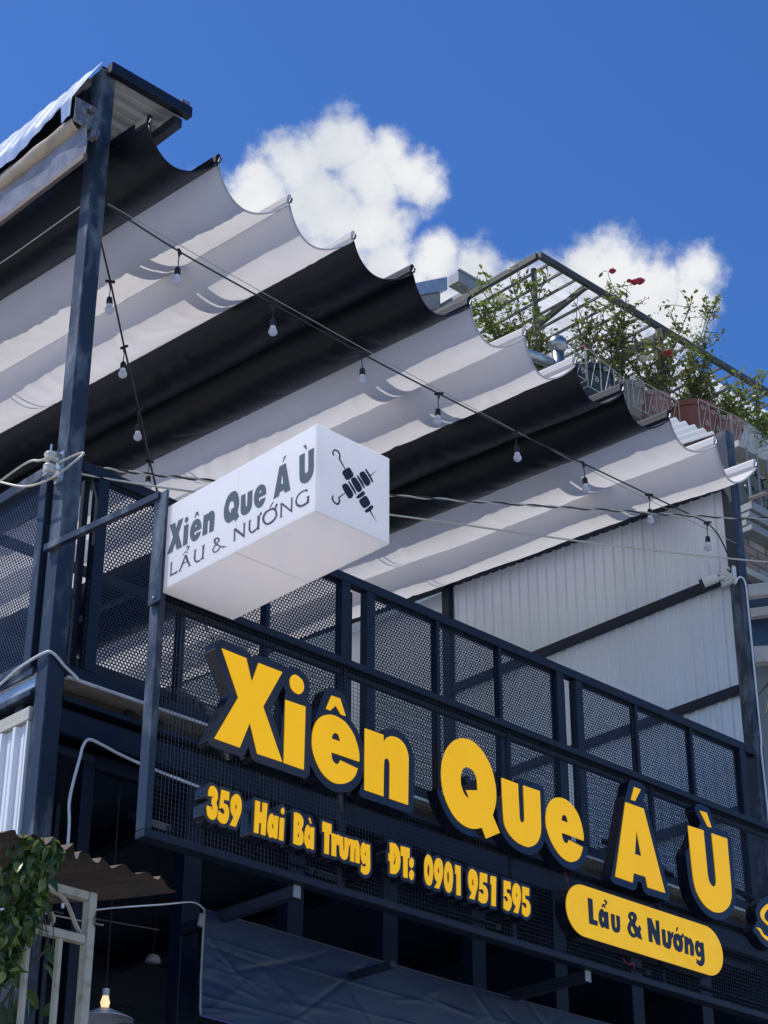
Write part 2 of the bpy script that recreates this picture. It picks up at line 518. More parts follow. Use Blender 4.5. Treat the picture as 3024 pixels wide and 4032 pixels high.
# ---- flat plates cut from outlines (sign letters)
def plate(contours, depth0, depth1, to_world):
    """solid between two depths; contours are lists of (u, v); to_world maps (u, v, depth) to a point"""
    loops = []
    for c in contours:
        q = [p for i, p in enumerate(c) if p != c[i - 1]]
        if len(q) >= 3:
            loops.append(q)
    flat = [p for c in loops for p in c]
    start = [sum(len(c) for c in loops[:i]) for i in range(len(loops))]
    depth = [sum(1 for j, c in enumerate(loops) if j != i and bool(inside([c], np.array([a[0][0]]), np.array([a[0][1]]))[0])) for i, a in enumerate(loops)]
    tris = []
    for i, c in enumerate(loops):
        if depth[i] % 2:
            continue
        own = [i] + [j for j, h in enumerate(loops) if depth[j] == depth[i] + 1 and bool(inside([c], np.array([h[0][0]]), np.array([h[0][1]]))[0])]
        idx = [start[j] + k for j in own for k in range(len(loops[j]))]
        for t in tessellate_polygon([[Vector((p[0], p[1], 0)) for p in loops[j]] for j in own]):
            tris.append(tuple(idx[k] for k in t))
    n = len(flat)
    mb = MB()
    vs = [to_world(p[0], p[1], depth0) for p in flat] + [to_world(p[0], p[1], depth1) for p in flat]
    fs = [tuple(t) for t in tris] + [tuple(i + n for i in t) for t in tris]
    k = 0
    for c in loops:
        m = len(c)
        for i in range(m):
            j = (i + 1) % m
            fs.append((k + i, k + j, n + k + j, n + k + i))
        k += m
    mb.add(vs, fs)
    return mb


def inside(contours, X, Y):
    r = np.zeros(X.shape, bool)
    for c in contours:
        n = len(c)
        for i in range(n):
            (x0, y0), (x1, y1) = c[i], c[(i + 1) % n]
            if y0 == y1:
                continue
            hit = ((y0 > Y) != (y1 > Y)) & (X < (x1 - x0) * (Y - y0) / (y1 - y0) + x0)
            r ^= hit
    return r


def dilate(glyphs, d, res):
    """outline of everything within d of the glyphs, with round corners (marching squares on a distance field)"""
    allp = np.array([p for g in glyphs for c in g for p in c], float)
    x0, y0 = allp.min(0) - d - 3 * res
    x1, y1 = allp.max(0) + d + 3 * res
    nx, ny = int((x1 - x0) / res) + 2, int((y1 - y0) / res) + 2
    X, Y = np.meshgrid(x0 + np.arange(nx) * res, y0 + np.arange(ny) * res, indexing='ij')
    D = np.full(X.shape, 1e9)
    for g in glyphs:
        for c in g:
            n = len(c)
            for i in range(n):
                (ax, ay), (bx, by) = c[i], c[(i + 1) % n]
                vx, vy = bx - ax, by - ay
                L = vx * vx + vy * vy
                if L == 0:
                    continue
                t = np.clip(((X - ax) * vx + (Y - ay) * vy) / L, 0, 1)
                D = np.minimum(D, np.hypot(X - ax - t * vx, Y - ay - t * vy))
        D[inside(g, X, Y)] = 0
    F = D - d
    segs = {}

    def cross(i, j, k, l):
        a, b = F[i, j], F[k, l]
        t = a / (a - b)
        return (x0 + (i + (k - i) * t) * res, y0 + (j + (l - j) * t) * res)

    IN = F < 0
    code = IN[:-1, :-1] * 1 + IN[1:, :-1] * 2 + IN[1:, 1:] * 4 + IN[:-1, 1:] * 8
    nxt, pts = {}, {}
    TAB = {1: [(3, 0)], 2: [(0, 1)], 3: [(3, 1)], 4: [(1, 2)], 5: [(3, 0), (1, 2)], 6: [(0, 2)], 7: [(3, 2)], 8: [(2, 3)],
           9: [(2, 0)], 10: [(0, 1), (2, 3)], 11: [(2, 1)], 12: [(1, 3)], 13: [(1, 0)], 14: [(0, 3)]}
    for i, j in np.argwhere((code > 0) & (code < 15)):
        edges = (((i, j), (i + 1, j)), ((i + 1, j), (i + 1, j + 1)), ((i, j + 1), (i + 1, j + 1)), ((i, j), (i, j + 1)))
        for a, b in TAB[int(code[i, j])]:
            ka, kb = edges[a], edges[b]
            pts[ka] = cross(*ka[0], *ka[1])
            pts[kb] = cross(*kb[0], *kb[1])
            nxt[ka] = kb
    loops = []
    while nxt:
        k0, k = None, next(iter(nxt))
        k0 = k
        loop = []
        while k in nxt:
            loop.append(pts[k])
            k = nxt.pop(k)
            if k == k0:
                break
        # thin out nearly straight runs
        out = []
        for q in range(len(loop)):
            a, b, c = loop[q - 1], loop[q], loop[(q + 1) % len(loop)]
            if out:
                a = out[-1]
            ar = abs((b[0] - a[0]) * (c[1] - a[1]) - (b[1] - a[1]) * (c[0] - a[0]))
            ln = math.hypot(c[0] - a[0], c[1] - a[1])
            if ln < 1e-9 or ar / ln > 0.06 * res or math.hypot(b[0] - a[0], b[1] - a[1]) > 18 * res:
                out.append(b)
        if len(out) > 5:
            loops.append(out)
    return loops

# ------------------------------------------------------------------ lettering outlines in millimetres (along the sign, height)
LETTERS = [
    ('X', [[(5227,5455),(5373,5452),(5411,5343),(5447,5451),(5594,5450),(5484,5243),(5609,5005),(5459,5004),(5409,5142),(5355,5005),(5207,5007),(5335,5244)]]),
    ('i', [[(5618,5317),(5743,5319),(5741,5003),(5618,5004)],[(5674,5462),(5688,5461),(5705,5455),(5718,5448),(5725,5439),(5729,5428),(5731,5417),(5730,5407),(5727,5396),(5722,5387),(5715,5379),(5705,5372),(5696,5369),(5683,5370),(5669,5374),(5657,5381),(5649,5391),(5644,5405),(5642,5417),(5642,5427),(5646,5437),(5650,5445),(5657,5453),(5665,5459)]]),
    ('e with circumflex', [[(5906,5425),(5963,5426),(5999,5347),(5969,5347),(5935,5383),(5902,5347),(5873,5348)],[(6090,5139),(5911,5138),(5912,5131),(5912,5123),(5913,5116),(5915,5108),(5918,5101),(5922,5095),(5928,5091),(5935,5087),(5942,5086),(5947,5087),(5953,5090),(5959,5094),(5962,5099),(5965,5105),(5968,5112),(6081,5101),(6076,5087),(6072,5074),(6065,5061),(6055,5047),(6044,5034),(6031,5023),(6016,5013),(5999,5004),(5982,4998),(5963,4993),(5943,4990),(5924,4991),(5904,4995),(5884,5003),(5866,5013),(5848,5027),(5832,5045),(5819,5063),(5808,5082),(5800,5101),(5793,5121),(5790,5137),(5788,5155),(5789,5173),(5790,5194),(5794,5217),(5800,5238),(5809,5257),(5821,5275),(5835,5291),(5851,5304),(5870,5314),(5888,5321),(5906,5326),(5925,5328),(5942,5328),(5962,5325),(5983,5320),(6002,5312),(6020,5299),(6038,5284),(6052,5268),(6063,5252),(6071,5236),(6078,5220),(6084,5204),(6088,5187),(6091,5173),(6091,5162),(6091,5150)],[(5911,5206),(5913,5213),(5914,5220),(5917,5227),(5922,5233),(5927,5238),(5934,5242),(5942,5242),(5950,5241),(5956,5238),(5961,5229),(5965,5217),(5969,5206)]]),
    ('n', [[(6126,5320),(6250,5321),(6250,5280),(6256,5291),(6262,5302),(6270,5312),(6281,5319),(6293,5326),(6306,5330),(6321,5332),(6338,5333),(6353,5331),(6368,5326),(6382,5318),(6394,5309),(6404,5296),(6411,5281),(6416,5267),(6419,5254),(6419,5241),(6419,5227),(6418,5167),(6416,5086),(6414,5005),(6290,5005),(6291,5069),(6292,5134),(6292,5181),(6291,5188),(6289,5195),(6286,5201),(6281,5204),(6276,5206),(6270,5206),(6265,5203),(6260,5198),(6256,5193),(6254,5186),(6254,5178),(6253,5170),(6252,5126),(6251,5065),(6250,5006),(6126,5006)]]),
    ('Q', [[(6796,5459),(6821,5464),(6848,5466),(6872,5464),(6899,5456),(6926,5443),(6949,5427),(6972,5405),(6993,5379),(7010,5351),(7023,5319),(7032,5286),(7038,5254),(7039,5227),(7038,5199),(7034,5172),(7027,5149),(7018,5126),(7009,5102),(7059,5023),(6958,4968),(6930,5019),(6914,5012),(6898,5005),(6882,5000),(6860,4996),(6836,4994),(6814,4995),(6788,5001),(6762,5011),(6739,5024),(6716,5044),(6694,5070),(6676,5097),(6663,5125),(6654,5155),(6648,5185),(6645,5215),(6646,5245),(6649,5275),(6656,5303),(6665,5331),(6677,5357),(6693,5381),(6712,5404),(6732,5424),(6751,5438),(6773,5450)],[(6829,5313),(6844,5313),(6861,5311),(6875,5305),(6886,5296),(6894,5283),(6899,5269),(6902,5250),(6903,5229),(6904,5208),(6820,5187),(6846,5147),(6833,5150),(6820,5154),(6810,5160),(6800,5172),(6791,5188),(6784,5204),(6782,5221),(6781,5238),(6783,5255),(6788,5270),(6794,5285),(6802,5297),(6810,5304),(6819,5310)]]),
    ('u', [[(7082,5323),(7205,5323),(7206,5261),(7208,5200),(7209,5154),(7209,5144),(7211,5134),(7213,5127),(7218,5122),(7224,5119),(7230,5118),(7235,5122),(7241,5128),(7244,5134),(7246,5143),(7247,5154),(7247,5164),(7247,5208),(7246,5266),(7246,5325),(7371,5327),(7372,5252),(7372,5178),(7370,5120),(7367,5098),(7359,5076),(7349,5057),(7338,5041),(7323,5027),(7307,5015),(7291,5007),(7274,5000),(7258,4998),(7233,4998),(7204,5001),(7179,5007),(7155,5017),(7134,5031),(7117,5045),(7105,5060),(7096,5077),(7091,5096),(7087,5158),(7084,5241)]]),
    ('e', [[(7701,5138),(7531,5141),(7531,5132),(7531,5122),(7533,5113),(7537,5105),(7542,5096),(7548,5091),(7556,5090),(7566,5092),(7574,5095),(7578,5101),(7582,5108),(7585,5114),(7693,5100),(7686,5082),(7679,5064),(7671,5048),(7661,5035),(7649,5023),(7635,5013),(7619,5005),(7601,4998),(7584,4995),(7562,4996),(7539,5001),(7518,5009),(7496,5022),(7475,5040),(7456,5060),(7440,5081),(7428,5103),(7418,5126),(7412,5148),(7409,5170),(7410,5193),(7413,5217),(7421,5241),(7430,5263),(7440,5279),(7454,5295),(7470,5309),(7486,5319),(7503,5326),(7521,5331),(7543,5334),(7567,5334),(7588,5330),(7611,5321),(7634,5307),(7653,5291),(7668,5273),(7679,5254),(7688,5234),(7695,5211),(7700,5187),(7703,5167),(7703,5157),(7702,5148)],[(7532,5208),(7534,5216),(7536,5225),(7539,5232),(7543,5237),(7550,5242),(7556,5245),(7563,5245),(7571,5242),(7576,5238),(7579,5230),(7582,5218),(7584,5207)]]),
    ('A with acute accent', [[(8148,5555),(8204,5555),(8147,5474),(8115,5475)],[(8065,5446),(8218,5448),(8358,5003),(8212,5001),(8199,5057),(8098,5055),(8086,4999),(7945,5000)],[(8145,5314),(8174,5165),(8119,5165)]]),
    ('U with grave accent', [[(8724,5565),(8784,5568),(8818,5489),(8788,5487)],[(8603,5447),(8742,5453),(8744,5365),(8746,5278),(8748,5212),(8750,5193),(8752,5175),(8756,5160),(8762,5152),(8770,5144),(8778,5139),(8785,5137),(8794,5137),(8803,5139),(8810,5146),(8816,5155),(8820,5164),(8822,5178),(8823,5193),(8823,5208),(8822,5274),(8819,5364),(8816,5454),(8957,5457),(8957,5343),(8958,5231),(8957,5147),(8955,5129),(8952,5110),(8945,5092),(8937,5075),(8925,5057),(8910,5041),(8891,5026),(8870,5012),(8847,5001),(8822,4994),(8796,4990),(8772,4990),(8745,4995),(8717,5003),(8694,5015),(8672,5032),(8652,5052),(8636,5075),(8626,5100),(8619,5127),(8615,5154),(8610,5235),(8606,5341)]]),
    ('script S', [[(9448,5186),(9426,5187),(9405,5188),(9382,5185),(9354,5177),(9325,5165),(9299,5152),(9277,5139),(9257,5125),(9241,5112),(9228,5100),(9218,5087),(9213,5075),(9213,5064),(9217,5053),(9224,5044),(9239,5034),(9259,5025),(9279,5016),(9300,5008),(9321,5000),(9336,4993),(9342,4989),(9345,4983),(9344,4977),(9335,4969),(9321,4960),(9308,4953),(9295,4950),(9281,4948),(9269,4948),(9255,4949),(9240,4952),(9228,4956),(9219,4964),(9213,4973),(9205,4980),(9197,4983),(9187,4984),(9177,4985),(9172,4984),(9167,4983),(9161,4981),(9170,4978),(9180,4974),(9188,4970),(9197,4961),(9205,4951),(9216,4942),(9231,4935),(9247,4929),(9266,4926),(9286,4927),(9307,4930),(9328,4935),(9348,4944),(9367,4956),(9381,4968),(9389,4981),(9390,4993),(9387,5004),(9376,5013),(9360,5022),(9342,5028),(9322,5032),(9300,5033),(9282,5036),(9269,5040),(9259,5045),(9251,5051),(9248,5059),(9248,5068),(9252,5078),(9262,5091),(9277,5107),(9294,5121),(9315,5136),(9338,5151),(9362,5161),(9385,5163),(9409,5160),(9427,5161),(9437,5167),(9442,5176)]]),
]
WORDS = [
    ('359', [
        [[(5188,4732),(5188,4743),(5188,4753),(5191,4764),(5195,4774),(5200,4779),(5206,4782),(5214,4783),(5222,4781),(5229,4776),(5235,4769),(5239,4760),(5241,4750),(5242,4740),(5241,4730),(5238,4721),(5234,4713),(5238,4702),(5242,4690),(5243,4676),(5242,4662),(5239,4651),(5235,4641),(5229,4633),(5220,4628),(5210,4628),(5201,4631),(5194,4637),(5188,4646),(5185,4658),(5183,4670),(5183,4677),(5183,4685),(5209,4684),(5209,4680),(5209,4676),(5211,4672),(5213,4670),(5215,4674),(5217,4678),(5216,4687),(5215,4695),(5212,4699),(5209,4702),(5209,4726),(5212,4728),(5215,4731),(5217,4735),(5217,4740),(5216,4742),(5214,4743),(5212,4739),(5211,4734)]],
        [[(5261,4779),(5306,4779),(5305,4739),(5277,4738),(5275,4719),(5284,4719),(5292,4718),(5299,4712),(5305,4704),(5308,4692),(5309,4679),(5308,4664),(5305,4650),(5300,4639),(5293,4630),(5285,4626),(5276,4625),(5267,4626),(5258,4630),(5252,4636),(5246,4643),(5250,4680),(5257,4676),(5263,4672),(5270,4669),(5277,4669),(5282,4672),(5284,4677),(5284,4684),(5281,4691),(5277,4694),(5270,4696),(5262,4693),(5253,4690)]],
        [[(5345,4781),(5354,4781),(5362,4777),(5369,4770),(5375,4759),(5378,4747),(5379,4734),(5379,4720),(5377,4705),(5373,4691),(5368,4677),(5359,4654),(5349,4628),(5317,4629),(5337,4671),(5331,4676),(5326,4681),(5321,4691),(5317,4704),(5316,4720),(5316,4735),(5319,4750),(5325,4763),(5335,4774)],[(5348,4735),(5351,4731),(5353,4725),(5353,4717),(5351,4710),(5348,4707),(5346,4706),(5344,4712),(5342,4719),(5343,4726),(5344,4733),(5346,4735)]],
    ]),
    ('Hai', [
        [[(5458,4780),(5485,4781),(5485,4732),(5500,4732),(5500,4781),(5529,4782),(5522,4630),(5497,4631),(5497,4682),(5483,4682),(5481,4630),(5456,4630)]],
        [[(5574,4738),(5596,4738),(5592,4632),(5571,4632),(5569,4637),(5560,4631),(5553,4627),(5546,4631),(5542,4637),(5537,4648),(5534,4661),(5534,4678),(5535,4696),(5538,4712),(5542,4727),(5546,4735),(5551,4741),(5558,4742),(5563,4741),(5567,4733),(5572,4723)],[(5565,4699),(5568,4695),(5570,4688),(5570,4679),(5567,4672),(5565,4671),(5563,4671),(5560,4675),(5559,4682),(5560,4689),(5561,4695),(5563,4698)]],
        [[(5606,4737),(5631,4738),(5628,4631),(5603,4631)],[(5621,4788),(5626,4785),(5629,4780),(5630,4772),(5629,4763),(5627,4759),(5623,4755),(5618,4757),(5613,4761),(5611,4768),(5611,4776),(5615,4783)]],
    ]),
    ('Ba with grave accent', [
        [[(5689,4783),(5703,4784),(5718,4784),(5730,4779),(5740,4770),(5745,4758),(5746,4745),(5745,4735),(5742,4726),(5739,4719),(5735,4712),(5741,4705),(5746,4698),(5748,4687),(5749,4675),(5748,4663),(5746,4651),(5739,4641),(5729,4634),(5711,4633),(5689,4634)],[(5713,4747),(5716,4745),(5719,4744),(5721,4741),(5722,4737),(5722,4733),(5720,4729),(5717,4728),(5713,4726)],[(5713,4691),(5716,4690),(5720,4688),(5722,4686),(5724,4682),(5723,4677),(5721,4673),(5717,4671),(5713,4669)]],
        [[(5778,4778),(5787,4779),(5795,4754),(5789,4753)],[(5793,4739),(5813,4739),(5812,4634),(5791,4634),(5790,4640),(5783,4634),(5776,4630),(5769,4635),(5763,4644),(5757,4656),(5754,4671),(5755,4692),(5757,4712),(5762,4728),(5767,4740),(5772,4743),(5777,4744),(5782,4737),(5788,4727)],[(5783,4703),(5786,4698),(5788,4691),(5788,4683),(5786,4676),(5784,4673),(5782,4672),(5780,4677),(5778,4684),(5778,4692),(5780,4699),(5781,4702)]],
    ]),
    ('Trung', [
        [[(5864,4783),(5919,4782),(5919,4734),(5906,4734),(5905,4634),(5878,4633),(5878,4735),(5864,4735)]],
        [[(5922,4740),(5946,4741),(5947,4728),(5949,4735),(5953,4740),(5960,4743),(5967,4744),(5968,4693),(5960,4694),(5954,4693),(5951,4689),(5950,4683),(5950,4661),(5951,4635),(5923,4634)]],
        [[(5969,4739),(5992,4739),(5993,4708),(5995,4682),(5996,4675),(5999,4671),(6002,4676),(6003,4683),(6003,4708),(6001,4740),(6023,4741),(6025,4734),(6030,4732),(6032,4740),(6040,4741),(6039,4728),(6038,4716),(6033,4707),(6028,4698),(6027,4681),(6026,4666),(6023,4652),(6018,4641),(6013,4635),(6005,4632),(5995,4632),(5986,4636),(5978,4645),(5974,4657),(5971,4694)]],
        [[(6042,4741),(6063,4740),(6064,4731),(6066,4737),(6069,4742),(6076,4744),(6083,4744),(6089,4739),(6093,4731),(6096,4720),(6097,4707),(6098,4674),(6098,4636),(6073,4636),(6073,4670),(6073,4698),(6071,4703),(6069,4706),(6066,4702),(6065,4696),(6064,4669),(6064,4635),(6040,4635)]],
        [[(6140,4741),(6163,4741),(6165,4686),(6166,4640),(6165,4624),(6160,4609),(6152,4599),(6141,4592),(6131,4591),(6122,4593),(6115,4596),(6108,4601),(6111,4634),(6115,4630),(6119,4627),(6126,4627),(6133,4628),(6137,4632),(6140,4637),(6141,4645),(6142,4654),(6136,4645),(6129,4640),(6120,4643),(6113,4651),(6108,4667),(6105,4685),(6105,4704),(6107,4721),(6111,4732),(6116,4741),(6122,4744),(6128,4744),(6133,4738),(6138,4730)],[(6134,4704),(6138,4700),(6140,4693),(6139,4687),(6137,4682),(6135,4681),(6133,4680),(6131,4684),(6129,4689),(6130,4695),(6132,4700),(6133,4703)]],
    ]),
    ('DT colon', [
        [[(6294,4786),(6313,4788),(6330,4787),(6345,4775),(6355,4757),(6360,4735),(6362,4712),(6360,4689),(6355,4668),(6345,4652),(6330,4639),(6314,4636),(6296,4636),(6296,4695),(6286,4695),(6285,4730),(6295,4731)],[(6317,4743),(6322,4740),(6327,4736),(6331,4727),(6333,4715),(6332,4702),(6329,4690),(6324,4685),(6317,4680),(6318,4701),(6324,4702),(6324,4729),(6317,4728)]],
        [[(6366,4786),(6424,4788),(6422,4739),(6410,4738),(6409,4638),(6383,4637),(6383,4739),(6366,4739)]],
        [[(6436,4745),(6444,4742),(6450,4735),(6451,4721),(6448,4706),(6444,4698),(6437,4693),(6430,4696),(6424,4703),(6422,4716),(6423,4729),(6429,4738)],[(6436,4685),(6444,4682),(6451,4674),(6452,4661),(6449,4648),(6445,4639),(6438,4634),(6430,4637),(6424,4645),(6422,4657),(6423,4670),(6428,4679)]],
    ]),
    ('0901', [
        [[(6546,4787),(6558,4784),(6569,4775),(6576,4759),(6581,4740),(6582,4717),(6580,4692),(6577,4670),(6571,4650),(6565,4640),(6556,4633),(6545,4635),(6535,4642),(6527,4658),(6523,4679),(6522,4708),(6523,4736),(6526,4755),(6532,4771),(6538,4781)],[(6550,4742),(6554,4736),(6557,4725),(6557,4708),(6556,4691),(6553,4682),(6549,4676),(6545,4682),(6542,4693),(6541,4708),(6542,4724),(6546,4735)]],
        [[(6617,4786),(6628,4784),(6638,4780),(6645,4765),(6649,4746),(6649,4723),(6645,4698),(6634,4666),(6620,4633),(6590,4633),(6609,4664),(6602,4670),(6596,4677),(6591,4694),(6588,4713),(6589,4735),(6592,4754),(6597,4768),(6604,4779),(6610,4783)],[(6619,4740),(6622,4733),(6624,4724),(6622,4714),(6619,4706),(6616,4706),(6614,4710),(6612,4717),(6611,4726),(6612,4732),(6615,4737),(6617,4740)]],
        [[(6686,4785),(6698,4780),(6708,4770),(6714,4751),(6717,4729),(6717,4704),(6714,4681),(6710,4660),(6705,4643),(6697,4634),(6687,4628),(6676,4632),(6667,4641),(6660,4657),(6656,4677),(6656,4703),(6659,4730),(6663,4751),(6669,4770),(6676,4780)],[(6685,4738),(6689,4731),(6691,4718),(6691,4701),(6689,4684),(6687,4676),(6684,4671),(6680,4677),(6677,4686),(6676,4703),(6676,4719),(6680,4731)]],
        [[(6734,4780),(6771,4780),(6768,4631),(6740,4630),(6743,4735),(6733,4735)]],
    ]),
    ('951', [
        [[(6854,4786),(6868,4783),(6881,4776),(6888,4760),(6891,4740),(6890,4718),(6885,4695),(6875,4665),(6864,4633),(6828,4634),(6848,4665),(6839,4674),(6832,4683),(6827,4700),(6824,4720),(6825,4741),(6828,4759),(6834,4771),(6841,4781),(6847,4785)],[(6858,4738),(6861,4731),(6863,4722),(6862,4710),(6859,4701),(6855,4701),(6852,4702),(6850,4709),(6850,4719),(6851,4728),(6853,4735),(6855,4738)]],
        [[(6909,4782),(6959,4784),(6957,4740),(6927,4740),(6925,4723),(6937,4722),(6946,4719),(6955,4708),(6960,4693),(6961,4676),(6958,4659),(6953,4645),(6944,4634),(6931,4629),(6917,4628),(6905,4632),(6894,4638),(6900,4684),(6905,4681),(6912,4677),(6919,4674),(6926,4673),(6931,4678),(6933,4685),(6932,4692),(6929,4698),(6923,4699),(6916,4698),(6908,4696),(6901,4693)]],
        [[(6984,4782),(7023,4784),(7014,4632),(6985,4631),(6991,4739),(6982,4738)]],
    ]),
    ('595', [
        [[(7079,4781),(7128,4782),(7126,4743),(7097,4742),(7096,4721),(7107,4720),(7117,4718),(7125,4707),(7131,4692),(7131,4675),(7128,4658),(7120,4642),(7110,4631),(7097,4629),(7086,4632),(7079,4635),(7072,4640),(7076,4690),(7082,4682),(7087,4676),(7093,4674),(7100,4675),(7105,4680),(7107,4687),(7105,4694),(7101,4700),(7095,4702),(7089,4703),(7082,4700),(7076,4697)]],
        [[(7171,4786),(7182,4782),(7192,4775),(7198,4758),(7200,4737),(7199,4717),(7195,4697),(7187,4666),(7176,4632),(7144,4633),(7163,4666),(7154,4673),(7146,4681),(7140,4696),(7137,4713),(7138,4734),(7142,4754),(7148,4767),(7155,4779),(7163,4784)],[(7171,4739),(7174,4734),(7176,4724),(7174,4717),(7172,4711),(7169,4711),(7166,4713),(7164,4718),(7164,4724),(7167,4733)]],
        [[(7215,4780),(7263,4780),(7261,4741),(7232,4740),(7231,4720),(7244,4717),(7255,4713),(7263,4702),(7268,4689),(7267,4671),(7263,4653),(7255,4640),(7244,4630),(7234,4628),(7223,4630),(7215,4635),(7207,4641),(7210,4685),(7216,4678),(7222,4673),(7229,4671),(7236,4673),(7241,4679),(7243,4686),(7242,4692),(7237,4697),(7230,4700),(7223,4700),(7217,4698),(7211,4695)]],
    ]),
]
CAPSULE_TEXT = [
    [[(7709,4831),(7746,4831),(7746,4723),(7779,4721),(7777,4695),(7712,4694)]],
    [[(7840,4846),(7843,4850),(7847,4852),(7855,4850),(7862,4844),(7863,4837),(7859,4829),(7852,4823),(7842,4818),(7841,4823),(7851,4834),(7844,4842),(7836,4837)],[(7816,4805),(7828,4826),(7838,4823),(7849,4804),(7839,4805),(7832,4813),(7823,4803)],[(7840,4787),(7866,4787),(7867,4696),(7839,4696),(7838,4704),(7825,4696),(7813,4692),(7801,4701),(7793,4716),(7789,4735),(7790,4756),(7794,4772),(7802,4787),(7811,4793),(7821,4796),(7829,4789),(7837,4779)],[(7823,4757),(7828,4752),(7831,4741),(7829,4730),(7825,4723),(7820,4728),(7816,4738),(7818,4750)]],
    [[(7888,4785),(7918,4785),(7917,4750),(7917,4722),(7920,4718),(7925,4716),(7929,4720),(7932,4726),(7932,4753),(7930,4786),(7959,4785),(7959,4753),(7958,4724),(7955,4711),(7948,4699),(7934,4692),(7917,4690),(7902,4696),(7892,4707),(7888,4742)]],
    [[(8062,4834),(8078,4833),(8092,4828),(8099,4817),(8100,4802),(8090,4786),(8082,4771),(8091,4762),(8106,4756),(8118,4773),(8132,4754),(8120,4738),(8134,4695),(8098,4700),(8091,4705),(8075,4696),(8059,4692),(8042,4697),(8027,4709),(8020,4722),(8017,4737),(8023,4753),(8030,4767),(8035,4773),(8042,4779),(8033,4790),(8028,4800),(8032,4813),(8040,4824),(8050,4830)],[(8062,4815),(8067,4810),(8069,4802),(8066,4795),(8061,4790),(8055,4795),(8052,4802),(8056,4810)],[(8055,4755),(8069,4737),(8077,4723),(8071,4716),(8061,4714),(8052,4720),(8045,4729),(8044,4738),(8046,4746),(8050,4751)]],
    [[(8185,4829),(8222,4830),(8255,4763),(8256,4830),(8285,4831),(8284,4696),(8251,4696),(8220,4759),(8220,4699),(8189,4699)]],
    [[(8304,4791),(8334,4792),(8333,4756),(8334,4728),(8337,4724),(8343,4723),(8348,4728),(8351,4735),(8352,4761),(8351,4792),(8376,4792),(8377,4782),(8386,4784),(8389,4793),(8403,4794),(8401,4781),(8397,4769),(8390,4760),(8381,4752),(8380,4735),(8377,4720),(8372,4706),(8364,4695),(8350,4691),(8334,4693),(8319,4697),(8306,4705),(8303,4719),(8303,4735),(8303,4762)]],
    [[(8434,4829),(8447,4828),(8433,4804),(8425,4805)],[(8435,4794),(8448,4792),(8461,4789),(8475,4793),(8479,4803),(8490,4804),(8490,4796),(8488,4788),(8481,4779),(8472,4771),(8477,4761),(8479,4751),(8476,4729),(8469,4708),(8459,4698),(8446,4693),(8427,4695),(8409,4702),(8399,4716),(8394,4734),(8395,4752),(8401,4770),(8407,4780),(8416,4788),(8425,4792)],[(8435,4759),(8441,4754),(8446,4744),(8444,4734),(8439,4726),(8433,4726),(8428,4730),(8425,4738),(8425,4747),(8429,4755)]],
    [[(8494,4793),(8524,4792),(8525,4783),(8534,4789),(8543,4792),(8553,4786),(8562,4775),(8568,4763),(8571,4749),(8570,4724),(8566,4696),(8535,4695),(8537,4723),(8539,4746),(8535,4752),(8530,4755),(8524,4750),(8521,4743),(8520,4721),(8520,4695),(8490,4695)]],
    [[(8629,4786),(8659,4788),(8660,4739),(8659,4698),(8656,4682),(8648,4668),(8635,4656),(8618,4650),(8602,4654),(8585,4661),(8590,4687),(8600,4682),(8609,4679),(8618,4682),(8625,4687),(8628,4696),(8629,4707),(8615,4702),(8603,4700),(8591,4710),(8584,4724),(8581,4741),(8582,4759),(8588,4774),(8596,4786),(8604,4790),(8613,4792),(8619,4787),(8625,4781)],[(8618,4759),(8624,4753),(8627,4743),(8624,4734),(8619,4728),(8614,4730),(8610,4736),(8608,4743),(8608,4750),(8612,4756)]],
]
